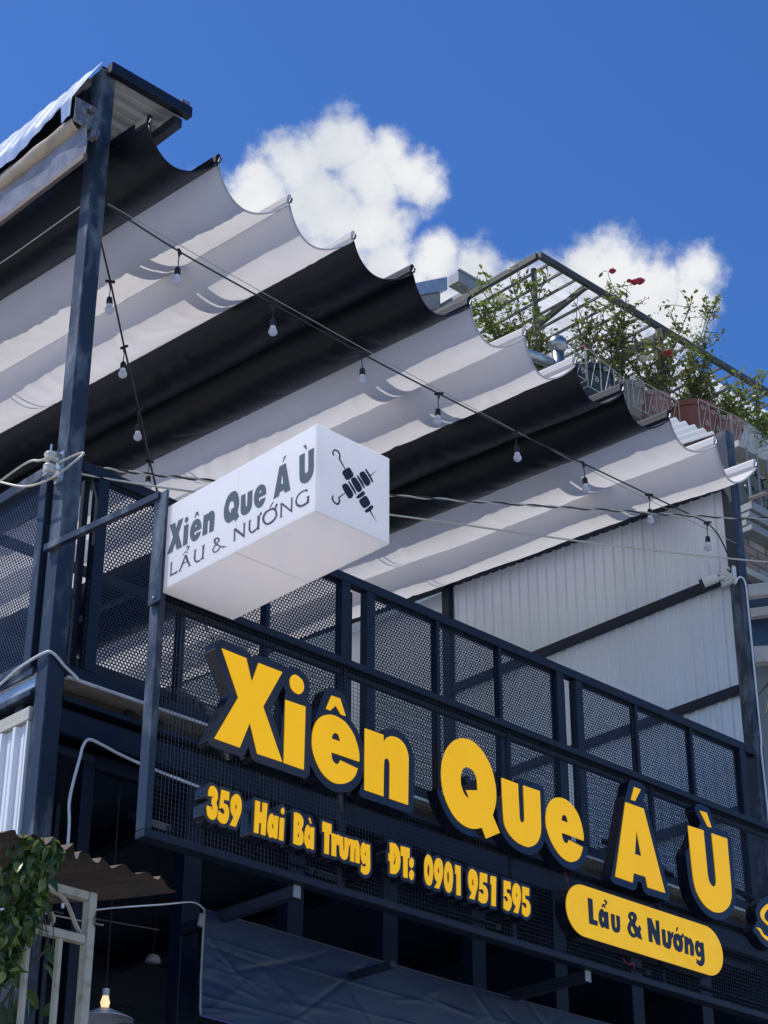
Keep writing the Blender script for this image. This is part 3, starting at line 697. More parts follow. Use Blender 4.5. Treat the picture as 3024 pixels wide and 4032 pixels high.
BOX_TEXT = [
    [[(47,5985),(85,5984),(96,5950),(109,5986),(145,5984),(116,5914),(147,5834),(109,5835),(94,5876),(77,5835),(39,5836),(75,5914)]],
    [[(154,5941),(187,5939),(186,5835),(153,5835)],[(170,5982),(177,5978),(182,5972),(184,5967),(183,5961),(178,5954),(171,5949),(165,5952),(160,5957),(158,5965),(159,5973),(164,5979)]],
    [[(238,5977),(253,5977),(261,5953),(256,5950),(248,5966),(233,5951),(228,5955)],[(282,5877),(232,5877),(233,5871),(235,5865),(238,5861),(242,5858),(246,5862),(250,5867),(280,5863),(277,5853),(273,5843),(264,5835),(253,5829),(242,5828),(230,5831),(219,5839),(211,5849),(205,5864),(201,5880),(202,5898),(206,5914),(213,5927),(223,5937),(237,5941),(251,5940),(263,5933),(272,5923),(278,5912),(282,5900),(283,5888)],[(235,5901),(237,5906),(240,5911),(242,5913),(245,5913),(247,5907),(250,5900)]],
    [[(296,5938),(329,5937),(329,5926),(331,5934),(336,5939),(347,5941),(360,5939),(368,5931),(373,5922),(376,5910),(376,5898),(375,5867),(373,5831),(341,5832),(342,5863),(342,5889),(339,5895),(335,5900),(331,5899),(328,5894),(328,5867),(328,5833),(294,5834)]],
    [[(510,5981),(525,5970),(535,5955),(542,5936),(546,5917),(547,5902),(545,5889),(542,5875),(538,5861),(550,5835),(524,5818),(518,5833),(496,5830),(477,5829),(463,5838),(452,5851),(445,5868),(441,5887),(441,5909),(445,5932),(454,5955),(468,5973),(489,5981)],[(498,5934),(505,5927),(510,5919),(512,5908),(512,5896),(490,5891),(494,5877),(490,5877),(487,5878),(481,5885),(476,5895),(474,5906),(475,5917),(478,5926),(483,5932),(490,5935)]],
    [[(559,5936),(588,5934),(590,5902),(592,5877),(594,5870),(597,5864),(601,5865),(603,5868),(604,5897),(604,5935),(636,5934),(637,5895),(637,5862),(633,5847),(626,5836),(617,5829),(605,5825),(593,5825),(580,5828),(570,5836),(563,5845),(560,5855),(559,5865),(559,5897)]],
    [[(730,5874),(682,5875),(682,5868),(683,5862),(685,5858),(689,5855),(693,5858),(697,5863),(729,5859),(724,5847),(718,5835),(708,5827),(697,5823),(687,5823),(676,5828),(665,5838),(656,5851),(651,5866),(649,5881),(650,5897),(653,5911),(660,5925),(670,5935),(684,5938),(699,5937),(711,5930),(721,5921),(727,5908),(730,5895),(731,5885)],[(682,5899),(685,5905),(688,5909),(691,5910),(694,5908),(696,5903),(699,5896)]],
    [[(836,5992),(845,6017),(859,6017),(841,5992)],[(816,5978),(858,5978),(893,5830),(856,5830),(852,5847),(822,5847),(818,5830),(782,5828)],[(836,5935),(845,5882),(829,5883)]],
    [[(971,6017),(987,6017),(998,5990),(990,5991)],[(947,5977),(982,5978),(983,5930),(984,5892),(985,5883),(988,5875),(993,5872),(998,5871),(1004,5875),(1007,5882),(1007,5925),(1005,5978),(1041,5978),(1042,5921),(1043,5874),(1040,5856),(1033,5842),(1022,5831),(1010,5824),(996,5823),(982,5826),(970,5832),(960,5841),(954,5856),(951,5872),(949,5920)]],
    [[(66,5782),(86,5781),(80,5778),(79,5720),(108,5720),(124,5724),(119,5711),(65,5713),(71,5718),(71,5777)]],
    [[(176,5818),(181,5822),(186,5824),(194,5823),(201,5819),(203,5815),(203,5812),(197,5806),(188,5800),(184,5804),(190,5809),(194,5814),(194,5816),(192,5819),(187,5818),(181,5817)],[(155,5789),(175,5802),(196,5789),(188,5789),(175,5797),(161,5789)],[(166,5783),(185,5781),(216,5716),(224,5713),(201,5713),(207,5716),(191,5742),(163,5741),(145,5716),(151,5710),(131,5713),(136,5717),(171,5777)],[(176,5771),(188,5746),(166,5745)]],
    [[(237,5783),(259,5781),(252,5777),(251,5755),(251,5737),(254,5728),(261,5721),(271,5718),(282,5718),(292,5720),(299,5726),(300,5749),(299,5778),(295,5782),(316,5784),(312,5777),(309,5720),(316,5712),(300,5714),(300,5718),(289,5714),(279,5710),(270,5710),(261,5712),(252,5718),(245,5727),(241,5736),(240,5746),(241,5761),(242,5778)]],
    [[(472,5715),(447,5716),(431,5727),(422,5720),(413,5714),(399,5712),(385,5714),(376,5722),(371,5731),(374,5740),(380,5748),(384,5751),(390,5754),(383,5764),(378,5773),(378,5781),(382,5786),(392,5788),(403,5786),(412,5781),(418,5775),(420,5767),(418,5760),(411,5757),(401,5755),(432,5731),(456,5721)],[(390,5767),(395,5762),(401,5760),(406,5763),(409,5768),(409,5773),(407,5777),(401,5780),(395,5780),(391,5774)],[(395,5749),(389,5745),(384,5741),(380,5735),(379,5729),(383,5723),(390,5719),(398,5718),(406,5719),(414,5724),(424,5731)]],
    [[(516,5783),(530,5784),(585,5732),(584,5782),(578,5787),(598,5785),(594,5781),(594,5712),(589,5714),(528,5771),(528,5727),(534,5721),(515,5722),(520,5726),(519,5779)]],
    [[(617,5784),(639,5784),(631,5777),(630,5758),(631,5742),(634,5732),(640,5723),(650,5722),(660,5725),(671,5727),(678,5733),(679,5754),(678,5781),(674,5786),(691,5785),(693,5791),(696,5796),(701,5796),(706,5794),(707,5790),(706,5786),(701,5783),(694,5781),(692,5721),(698,5716),(681,5716),(681,5724),(671,5718),(661,5714),(649,5713),(638,5716),(629,5724),(623,5733),(620,5743),(620,5752),(620,5765),(620,5779)]],
    [[(757,5796),(774,5815),(785,5815),(763,5795)],[(780,5788),(787,5785),(794,5780),(797,5790),(800,5797),(805,5798),(810,5796),(811,5791),(810,5787),(806,5781),(800,5776),(808,5757),(812,5741),(808,5730),(799,5722),(786,5715),(771,5712),(755,5713),(738,5719),(725,5729),(715,5743),(711,5756),(712,5768),(719,5780),(731,5788),(756,5790)],[(780,5778),(791,5769),(797,5759),(800,5747),(798,5737),(788,5729),(774,5724),(760,5722),(746,5724),(735,5733),(727,5744),(724,5755),(726,5766),(732,5774),(744,5780),(762,5781)]],
    [[(826,5787),(842,5787),(900,5730),(901,5784),(895,5788),(913,5787),(909,5782),(909,5714),(903,5717),(841,5777),(841,5722),(847,5718),(826,5717),(832,5723),(832,5781)]],
    [[(1005,5789),(1005,5776),(994,5783),(983,5787),(967,5786),(952,5781),(942,5772),(937,5760),(939,5750),(946,5739),(957,5731),(970,5725),(984,5725),(997,5726),(1001,5727),(1004,5728),(1004,5749),(999,5752),(1017,5752),(1017,5718),(1001,5716),(986,5714),(970,5716),(954,5721),(941,5730),(932,5742),(928,5754),(930,5766),(936,5779),(948,5789),(965,5793),(983,5793),(994,5791)]],
]
ICON = [
    [[(5008,5971),(5005,5972),(5003,5974),(5001,5976),(4999,5980),(4999,5984),(5000,5989),(5003,5995),(5008,6002),(5014,6006),(5021,6008),(5028,6008),(5035,6006),(5040,6002),(5045,5996),(5048,5990),(5048,5984),(5047,5977),(5045,5970),(5077,5934),(5073,5930),(5037,5967),(5039,5974),(5040,5980),(5040,5986),(5038,5992),(5034,5996),(5030,5999),(5025,6000),(5019,6000),(5014,5998),(5010,5995),(5007,5991),(5006,5986),(5007,5982),(5009,5978),(5011,5973)]],
    [[(5059,5909),(5062,5916),(5068,5923),(5075,5930),(5082,5937),(5090,5944),(5098,5948),(5103,5947),(5108,5944),(5112,5939),(5118,5934),(5123,5928),(5126,5921),(5123,5914),(5118,5907),(5111,5900),(5104,5893),(5095,5885),(5087,5881),(5081,5882),(5075,5886),(5071,5891),(5066,5896),(5061,5902)]],
    [[(5059,5840),(5062,5848),(5070,5856),(5078,5862),(5085,5863),(5091,5861),(5097,5858),(5107,5849),(5118,5838),(5125,5828),(5126,5823),(5124,5817),(5121,5811),(5116,5805),(5109,5799),(5103,5796),(5097,5797),(5091,5800),(5087,5805),(5076,5815),(5065,5828)]],
    [[(5110,5892),(5113,5899),(5121,5907),(5129,5912),(5135,5913),(5142,5911),(5147,5908),(5157,5899),(5168,5888),(5176,5878),(5177,5873),(5175,5868),(5172,5862),(5168,5857),(5162,5851),(5156,5847),(5150,5848),(5144,5851),(5139,5855),(5129,5866),(5117,5880)]],
    [[(5160,5940),(5163,5948),(5171,5956),(5179,5962),(5186,5963),(5192,5961),(5198,5958),(5208,5949),(5219,5938),(5227,5928),(5227,5923),(5224,5917),(5221,5912),(5217,5906),(5212,5901),(5206,5898),(5200,5898),(5194,5901),(5188,5904),(5178,5915),(5166,5928)]],
    [[(5094,5876),(5094,5878),(5096,5880),(5098,5881),(5105,5877),(5115,5870),(5123,5863),(5131,5854),(5138,5844),(5142,5836),(5142,5833),(5140,5830),(5138,5830),(5132,5835),(5123,5843),(5115,5851),(5107,5860),(5099,5869)]],
    [[(5144,5926),(5144,5928),(5146,5930),(5148,5930),(5156,5926),(5166,5919),(5175,5912),(5182,5903),(5189,5893),(5193,5886),(5193,5883),(5190,5881),(5188,5880),(5182,5884),(5173,5892),(5165,5900),(5157,5909),(5149,5918)]],
    [[(5194,5975),(5195,5977),(5198,5981),(5201,5981),(5207,5977),(5216,5969),(5224,5960),(5232,5952),(5239,5943),(5243,5936),(5243,5933),(5240,5930),(5238,5929),(5231,5934),(5224,5943),(5216,5951),(5208,5960),(5199,5968)]],
    [[(5222,5958),(5264,6000),(5229,5958)]],
    [[(5007,5777),(5012,5773),(5010,5770),(5009,5767),(5008,5764),(5009,5759),(5011,5754),(5014,5750),(5019,5747),(5024,5745),(5030,5745),(5034,5748),(5038,5753),(5041,5757),(5041,5764),(5039,5771),(5038,5778),(5074,5813),(5077,5811),(5045,5777),(5047,5772),(5049,5768),(5050,5763),(5049,5758),(5047,5752),(5044,5747),(5041,5742),(5036,5739),(5032,5737),(5025,5737),(5017,5739),(5011,5742),(5006,5746),(5002,5752),(5000,5758),(5001,5764),(5004,5771)]],
    [[(5143,5820),(5147,5825),(5153,5833),(5159,5840),(5167,5848),(5175,5857),(5182,5863),(5187,5864),(5191,5862),(5193,5860),(5194,5856),(5193,5852),(5190,5848),(5184,5841),(5177,5834),(5169,5827),(5163,5822),(5157,5817),(5151,5814),(5147,5814),(5144,5816)]],
    [[(5160,5807),(5163,5814),(5169,5820),(5176,5827),(5183,5834),(5190,5842),(5197,5846),(5203,5846),(5208,5843),(5212,5839),(5218,5834),(5223,5827),(5226,5820),(5224,5813),(5218,5806),(5212,5800),(5205,5793),(5197,5786),(5189,5782),(5183,5782),(5178,5785),(5173,5789),(5167,5794),(5162,5801)]],
    [[(5194,5770),(5198,5776),(5205,5784),(5212,5792),(5219,5800),(5227,5808),(5233,5813),(5238,5814),(5242,5812),(5244,5809),(5243,5805),(5240,5800),(5237,5794),(5232,5788),(5226,5783),(5220,5777),(5215,5772),(5209,5768),(5204,5765),(5199,5765),(5195,5766)]],
    [[(5220,5781),(5227,5786),(5264,5743)]],
]

# ================================================================== the setting
structure('ground', MB().box(-220, 260, -200, 280, -0.3, 0.0), 'pavement')
structure('road', MB().box(-220, 260, -4.2, 3.4, -0.2, 0.004), 'concrete_road')
structure('pavement', MB().box(-220, 260, 3.4, 5.2, -0.2, 0.13), 'pavement')
structure('terrace_bank', MB().box(-40, 40, 5.2, 60, -0.2, 2.2), 'concrete')

# ================================================================== restaurant: steel frame
bld = thing('restaurant_building', (5.0, 7.55, 2.2), 'navy steel restaurant building with perforated balcony and striped canopy', 'building')
PL, PR = (4.915, 5.015), (10.641, 10.740)
MB().cbox(PL[0], PL[1], 7.5, 7.6, 2.2, 9.30, 0.005).build('post', 'navy_worn', bld)
MB().cbox(PR[0], PR[1], 7.5, 7.593, 2.2, 9.29, 0.005).build('post', 'navy_worn', bld)
for x in (5.805, 6.478, 7.149, 7.825, 8.503, 9.180, 9.845):
    MB().cbox(x, x + 0.108, 7.503, 7.60, 2.2, 5.262, 0.004).build('column', 'navy', bld)
MB().cbox(5.017, 10.639, 7.505, 7.56, 5.264, 5.388, 0.004).build('fascia_beam', 'navy', bld)
MB().cbox(5.017, 10.639, 7.492, 7.56, 5.424, 5.452, 0.003).build('angle_bar', 'navy', bld)
MB().box(5.017, 10.639, 7.562, 7.575, 5.390, 5.422).build('back_strip', 'navy_dark', bld)
MB().box(5.017, 10.639, 7.60, 7.62, 5.453, 5.530).build('plywood_edge', 'plywood', bld)
MB().cbox(5.02, 10.639, 7.478, 7.640, 5.5325, 5.553, 0.003).build('floor_trim', 'floor_edge', bld)
MB().box(4.95, 10.70, 7.641, 15.9, 5.46, 5.546).build('floor_slab', 'plywood', bld)
MB().box(4.96, 10.62, 7.645, 15.5, 5.548, 5.554).build('floor_bounce_layer', 'floor_bounce', bld)  # unseen pale layer added to bounce light up under the canopy
for x in (5.45, 5.62, 6.9, 8.2, 9.4):
    MB().box(x, x + 0.05, 7.576, 7.598, 5.453, 5.53).build('floor_joist', 'navy_dark', bld)
# ground floor interior
MB().box(5.0, 10.66, 10.2, 10.28, 2.2, 5.455).build('inner_wall', 'interior', bld)
MB().box(5.0, 10.66, 7.62, 10.2, 5.215, 5.255).build('ceiling_panel', 'interior', bld)
MB().box(10.66, 10.70, 7.62, 15.9, 2.2, 5.455).build('inner_wall', 'interior', bld)
for k in range(10):
    z = 5.205 - k * 0.30
    MB().box(5.0, 10.66, 10.186, 10.199, z - 0.292, z).build('plank', 'interior', bld)
# frame members inside the dark corner
MB().cbox(5.241, 5.310, 7.61, 7.68, 2.2, 5.21, 0.003).build('inner_post', 'navy', bld)
MB().cbox(5.312, 5.80, 7.61, 7.66, 5.19, 5.262, 0.003).build('inner_beam', 'navy', bld)
MB().cbox(5.137, 5.165, 7.66, 7.72, 2.2, 4.98, 0.003).build('inner_post', 'navy_dark', bld)
for x in (5.9, 7.3, 8.7):
    MB().cbox(x, x + 0.08, 7.60, 10.15, 5.10, 5.213, 0.003).build('ceiling_beam', 'navy_dark', bld)
# left side wall below the balcony floor
MB().cbox(4.900, 4.914, 7.61, 13.4, 5.562, 5.600, 0.002).build('side_beam', 'navy_worn', bld)
MB().cbox(4.918, 4.985, 7.605, 13.4, 5.500, 5.556, 0.003).build('side_beam', 'galvanised', bld)
MB().cbox(4.895, 4.96, 7.605, 13.4, 5.452, 5.482, 0.003).build('side_beam', 'navy_worn', bld)
MB().cbox(4.900, 4.99, 7.605, 13.4, 5.325, 5.395, 0.003).build('side_beam', 'concrete_light', bld)
for y in (7.72, 8.05, 8.6):
    MB().box(4.935, 4.975, y, y + 0.07, 5.396, 5.450).build('packing_block', 'navy_dark', bld)


def ribbed(mb, fn, length, pitch, depth, top=0.022, slope=0.012, two=True):
    """trapezoid ribs along a sheet; fn(s, h, t) -> point, s along, h out, t = 0 or 1 across"""
    prof = []
    n = int(length / pitch)
    for k in range(n + 1):
        c = k * pitch
        for ds, h in ((-top / 2 - slope, 0), (-top / 2, depth), (top / 2, depth), (top / 2 + slope, 0)):
            prof.append((min(max(c + ds, 0), length), h))
        if two:
            prof.append((min(c + pitch * 0.42, length), 0))
            prof.append((min(c + pitch * 0.46, length), depth * 0.18))
            prof.append((min(c + pitch * 0.54, length), depth * 0.18))
            prof.append((min(c + pitch * 0.58, length), 0))
    k0 = len(mb.v)
    for (s_, h) in prof:
        mb.v.append(tuple(fn(s_, h, 0)))
        mb.v.append(tuple(fn(s_, h, 1)))
    for i in range(len(prof) - 1):
        a = k0 + 2 * i
        mb.f.append((a, a + 2, a + 3, a + 1))
    return mb


m = MB()
ribbed(m, lambda s_, h, t: (4.925 - h, 7.612 + s_, 4.28 if t == 0 else 5.322), 5.6, 0.115, 0.022)
m.build('corrugated_sheet', 'white_sheet', bld)
MB().box(4.930, 4.945, 7.612, 13.2, 2.2, 5.32).build('sheet_backing', 'navy_dark', bld)

# back end of the upper terrace
MB().box(4.95, 10.70, 15.8, 15.9, 5.56, 9.42).build('rear_wall', 'navy_dark', bld)
MB().cbox(4.95, 5.05, 13.2, 13.3, 5.55, 9.2).build('rear_post', 'navy', bld)
MB().bar((5.5, 13.3, 7.6), (7.2, 12.9, 9.0), 0.07, 0.09).build('brace', 'navy_dark', bld)
MB().bar((6.0, 12.6, 8.35), (10.6, 12.6, 8.35), 0.08, 0.12).build('cross_beam', 'navy_dark', bld)
MB().bar((5.0, 11.4, 8.5), (10.6, 11.4, 8.5), 0.05, 0.07).build('cross_beam', 'navy_dark', bld)

# ================================================================== right hand sheet wall
wall = thing('sheet_wall', (10.69, 9.0, 5.55), 'pale grey ribbed sheet metal wall with dark blue beams under the canopy', 'wall')


def wtop(y):
    return 8.852 + 0.0745 * (y - 7.2)


def wall_band(z0, z1, y0, y1):
    mm = MB()
    ribbed(mm, lambda s_, h, t: (10.690 - h, y0 + s_, z0(y0 + s_) if t == 0 else z1(y0 + s_)), y1 - y0, 0.098, 0.016, 0.016, 0.008)
    return mm.build('ribbed_sheet', 'wall_sheet', wall)


wall_band(lambda y: 8.118, lambda y: wtop(y) - 0.01, 7.605, 10.39)
wall_band(lambda y: 7.240, lambda y: 8.08, 7.605, 10.39)
wall_band(lambda y: 5.56, lambda y: 7.20, 7.605, 10.39)
MB().box(10.694, 10.70, 7.605, 10.40, 5.55, 8.80).build('sheet_backing', 'wall_sheet', wall)
for z0, z1 in ((8.065, 8.137), (7.192, 7.256), (6.32, 6.39)):
    MB().cbox(10.638, 10.676, 7.596, 10.392, z0, z1, 0.003).build('wall_beam', 'navy', wall)
m = MB()
m.hexa([(10.575, 7.60, wtop(7.6) - 0.055), (10.70, 7.60, wtop(7.6) - 0.055), (10.70, 15.7, wtop(15.7) - 0.055), (10.575, 15.7, wtop(15.7) - 0.055),
        (10.575, 7.60, wtop(7.6)), (10.70, 7.60, wtop(7.6)), (10.70, 15.7, wtop(15.7)), (10.575, 15.7, wtop(15.7))])
m.build('top_beam', 'navy', wall)
MB().cbox(10.636, 10.72, 10.394, 10.479, 5.55, 9.03, 0.004).build('wall_post', 'navy', wall)
MB().box(10.72, 10.74, 10.48, 15.8, 5.55, 9.05).build('rear_sheet', 'wall_sheet', wall)

# ================================================================== balcony railing with perforated panels
PITCH_H, HOLE = 0.0203, 0.0066


def perforated(w, h):
    """sheet with a hexagonal pattern of round holes, in the x z plane from the origin"""
    mb = MB()
    px, pz = PITCH_H, PITCH_H * math.sqrt(3) / 2
    R = PITCH_H / math.sqrt(3)
    outer, inner = [], []
    for k in range(12):
        t = math.pi / 2 + k * math.pi / 6
        rr = R if k % 2 == 0 else R * math.cos(math.pi / 6)
        outer.append((rr * math.cos(t), rr * math.sin(t)))
        inner.append((HOLE * math.cos(t), HOLE * math.sin(t)))
    nz = int((h - 0.02) / pz)
    nx = int((w - 0.02) / px)
    ox, oz = (w - (nx - 0.5) * px) / 2, (h - (nz - 1) * pz) / 2
    for j in range(nz):
        for i in range(nx):
            cx = ox + i * px + (px / 2 if j % 2 else 0) - px / 4 + 0.0
            cz = oz + j * pz
            if cx < R or cx > w - R:
                continue
            k = len(mb.v)
            for (a, b) in outer:
                mb.v.append((cx + a, 0, cz + b))
            for (a, b) in inner:
                mb.v.append((cx + a, 0, cz + b))
            for q in range(12):
                q2 = (q + 1) % 12
                mb.f.append((k + q, k + q2, k + 12 + q2, k + 12 + q))
    e = 0.020
    for (x0, x1, z0, z1) in ((0, w, 0, e), (0, w, h - e, h), (0, e, e, h - e), (w - e, w, e, h - e)):
        mb.add([(x0, 0.002, z0), (x1, 0.002, z0), (x1, 0.002, z1), (x0, 0.002, z1)], [(0, 1, 2, 3)])
    return mb.mesh('perforated_panel')


rail = thing('balcony_railing', (7.8, 7.53, 5.555), 'long navy balcony railing of perforated panels above the yellow sign', 'railing')
RZ0, RZ1 = 5.556, 6.758
MB().cbox(5.017, 10.639, 7.50, 7.56, RZ1 - 0.058, RZ1, 0.003).build('top_rail', 'navy', rail)
MB().cbox(5.017, 10.639, 7.50, 7.56, RZ0, RZ0 + 0.062, 0.003).build('bottom_rail', 'navy', rail)
BAYS = [(5.126, 6.885, (5.704, 6.271)), (7.012, 8.686, (7.571, 8.101)), (8.797, 10.525, (9.370, 9.930))]
pmesh = {}
for (x0, x1, mul) in BAYS:
    for px in (x0, x1 - 0.066):
        MB().cbox(px, px + 0.066, 7.501, 7.561, RZ0 + 0.063, RZ1 - 0.059, 0.003).build('railing_post', 'navy', rail)
    edges = [x0 + 0.066]
    for px in mul:
        MB().cbox(px, px + 0.028, 7.503, 7.548, RZ0 + 0.063, RZ1 - 0.059, 0.002).build('mullion', 'navy', rail)
        edges += [px, px + 0.028]
    edges.append(x1 - 0.066)
    for k in range(0, 6, 2):
        w = round(edges[k + 1] - edges[k] - 0.002, 2)
        if w not in pmesh:
            pmesh[w] = perforated(edges[k + 1] - edges[k] - 0.002, RZ1 - RZ0 - 0.125)
        o = link('perforated_panel', pmesh[w], 'perforated', rail)
        o.location = Vector((edges[k] + 0.001, 7.530, RZ0 + 0.0635)) - rail.location
        o.matrix_parent_inverse = Matrix()
for px in (5.085, 6.93, 8.74):
    MB().box(px, px + 0.035, 7.575, 7.60, RZ0 + 0.02, RZ1 - 0.06).build('stiffener', 'navy_dark', rail)

srail = thing('side_railing', (4.93, 8.6, 5.555), 'navy side railing of perforated panels on the sunlit left edge of the terrace', 'railing')
MB().cbox(4.905, 4.955, 7.640, 13.2, RZ1 - 0.066, RZ1 - 0.004, 0.003).build('top_rail', 'navy_worn', srail)
MB().cbox(4.905, 4.955, 7.640, 13.2, RZ0 + 0.047, RZ0 + 0.100, 0.003).build('bottom_rail', 'navy_worn', srail)
y = 7.650
side_w = 0.86
sp = perforated(side_w, 1.03)
while y < 12.5:
    MB().cbox(4.907, 4.953, y, y + 0.064, RZ0 + 0.101, RZ1 - 0.067, 0.003).build('railing_post', 'navy_worn', srail)
    MB().cbox(4.900, 4.953, y + 0.066 + side_w, y + 0.118 + side_w, RZ0 + 0.101, RZ1 - 0.067, 0.003).build('railing_post', 'navy_worn', srail)
    o = link('perforated_panel', sp, 'perforated', srail)
    o.rotation_euler = (0, 0, math.pi / 2)
    o.location = Vector((4.93, y + 0.065, RZ0 + 0.104)) - srail.location
    o.matrix_parent_inverse = Matrix()
    y += 1.12

# ================================================================== striped canopy
canopy = thing('striped_canopy', (7.8, 7.2, 8.78), 'black and white striped scalloped fabric canopy stretched over the terrace', 'canopy')
CY0, CY1 = 7.200, 15.75


def cz(y):
    return 8.782 + 0.0745 * (y - 7.2)


TIPS = [5.052, 5.546, 6.082, 6.591, 7.088, 7.590, 8.095, 8.583, 9.065, 9.560, 10.074, 10.533]
CCOL = ['canopy_black', 'canopy_white', 'canopy_white', 'canopy_black', 'canopy_black', 'canopy_white', 'canopy_white',
        'canopy_black', 'canopy_black', 'canopy_white', 'canopy_white']
rnd = random.Random(3)


def fabric(i):
    x0, x1 = TIPS[i], TIPS[i + 1]
    ph = [rnd.uniform(0, 6.28) for _ in range(8)]
    dep = rnd.uniform(0.145, 0.185)
    folds = [(rnd.uniform(7.5, 14.0), rnd.uniform(0.2, 0.8), rnd.uniform(0.10, 0.3), rnd.uniform(-1.2, 1.2), rnd.uniform(0.004, 0.016)) for _ in range(34)]

    def fn(u, v):
        y = CY0 + (CY1 - CY0) * v
        x = x0 + (x1 - x0) * u
        y += 0.034 * math.sin(math.pi * u) * math.exp(-(y - CY0) / 0.5)
        uu = u ** 0.78
        z = cz(y) - 4 * dep * uu * (1 - uu) * (1 + 0.08 * math.sin(y * 0.9 + ph[0]) + 0.05 * math.sin(y * 2.3 + ph[6]))
        env = math.sin(math.pi * u)
        w = 0.0022 * math.sin(38 * y + 5 * u + ph[1]) * (0.4 + abs(math.sin(1.9 * y + ph[2]))) * env * (1 - u * 0.6)
        w += 0.007 * math.sin(3.1 * y + 4 * u + ph[3]) * env + 0.004 * math.sin(6.7 * y - 3 * u + ph[7]) * env
        w += (0.013 if 'black' in CCOL[i] else 0.008) * max(0.0, u - 0.72) / 0.28 * math.sin(58 * y + 9 * u + ph[4]) * (0.5 + 0.5 * math.sin(2.3 * y + ph[5])) * math.sin(math.pi * min(1, (1 - u) * 4 + 0.02))
        for (fy, fu, fw, sl, am) in folds:
            d = (y - fy) - sl * (u - fu) * 0.5
            if abs(d) < 0.2:
                w += am * math.exp(-(d / 0.035) ** 2) * math.exp(-((u - fu) / fw) ** 2)
        e = min(1.0, (y - CY0) / 0.25)
        return (x, y, z + w * e)

    return fn


for i in range(11):
    fn = fabric(i)
    o = MB().grid(fn, 20, 260).build('canopy_fabric', CCOL[i], canopy, smooth=True)
    # stitched hem along the street edge
    edge = [Vector(fn(k / 16, 0)) for k in range(17)]
    hm = MB()
    hm.tube([p + Vector((0, -0.004, 0.0)) for p in edge], 0.0065, 5)
    hm.build('hem', 'hem_grey' if CCOL[i] == 'canopy_white' else 'canopy_black', o, smooth=True)
for i, x in enumerate(TIPS):
    light = CCOL[min(i, 10)] == 'canopy_white' or (i > 0 and CCOL[i - 1] == 'canopy_white')
    cname = 'canopy_white' if light and i not in (1, 5, 9) else 'canopy_black'
    lean = 0.010

    def pk(y, h, w):
        return [(x - w + lean * h / 0.07, y, cz(y) + h), (x + w + lean * h / 0.07, y, cz(y) + h)]
    mb = MB()
    ring = []
    for y in (CY0 + 0.006, CY1):
        ring.append(pk(y, -0.002, 0.004) + pk(y, 0.022, 0.015) + pk(y, 0.068, 0.018) + pk(y, 0.086, 0.007))
    vs = ring[0] + ring[1]
    order = [0, 2, 4, 6, 7, 5, 3, 1]
    fs = []
    for a in range(8):
        b = (a + 1) % 8
        fs.append((order[a], order[b], order[b] + 8, order[a] + 8))
    fs.append(tuple(order))
    fs.append(tuple(q + 8 for q in order[::-1]))
    mb.add(vs, fs)
    o = mb.build('pocket', cname, canopy, fix=True)
    MB().hexa([(x - 0.006 + lean * .3, CY0 - 0.012, cz(CY0) + 0.018), (x + 0.012 + lean * .3, CY0 - 0.012, cz(CY0) + 0.018), (x + 0.012 + lean * .3, CY1, cz(CY1) + 0.018), (x - 0.006 + lean * .3, CY1, cz(CY1) + 0.018),
               (x - 0.004 + lean, CY0 - 0.012, cz(CY0) + 0.050), (x + 0.012 + lean, CY0 - 0.012, cz(CY0) + 0.050), (x + 0.012 + lean, CY1, cz(CY1) + 0.062), (x - 0.004 + lean, CY1, cz(CY1) + 0.062)]).build('batten', 'gear_metal', canopy)
for y, w in ((8.245, 0.065), (8.365, 0.085)):
    MB().cbox(5.06, 10.63, y - w / 2, y + w / 2, cz(y) + 0.085, cz(y) + 0.145, 0.003).build('support_rail', 'navy', canopy)
for y in (10.26, 10.32):
    MB().tube([(5.0, y, cz(y) + 0.1), (10.64, y, cz(y) + 0.1)], 0.006, 6).build('support_cable', 'steel_wire', canopy)

# ================================================================== small metal roof along the left edge
mroof = thing('metal_roof', (5.2, 7.5, 9.26), 'narrow silver sheet roof with a crumpled drop edge on the tall corner post', 'roof')
MB().cbox(4.947, 5.531, 7.445, 7.496, 9.265, 9.338, 0.003).build('front_beam', 'navy', mroof)
MB().cbox(5.44, 5.50, 7.498, 13.3, 9.20, 9.262, 0.003).build('purlin', 'navy_worn', mroof)
MB().cbox(4.935, 4.985, 7.605, 13.3, 9.20, 9.262, 0.003).build('purlin', 'navy', mroof)
for y in (8.0, 9.2, 10.4, 11.6):
    MB().box(4.987, 5.438, y, y + 0.04, 9.215, 9.255).build('purlin', 'navy', mroof)
m = MB()
ribbed(m, lambda s_, h, t: ((4.918 if t == 0 else 5.51), 7.498 + s_, 9.300 + h), 5.8, 0.16, 0.020, 0.03, 0.02)
m.build('roof_sheet', 'roof_film', mroof)
m = MB()
ribbed(m, lambda s_, h, t: ((4.918 if t == 0 else 5.51), 7.498 + s_, 9.295 + h), 5.8, 0.16, 0.020, 0.03, 0.02)
m.build('roof_lining', 'plaster_white', mroof)
MB().cbox(5.470, 5.530, 7.470, 7.500, 9.340, 9.392, 0.006).build('end_clip', 'gear_metal', mroof)
r2 = random.Random(11)
pf = [r2.uniform(0, 6.28) for _ in range(6)]


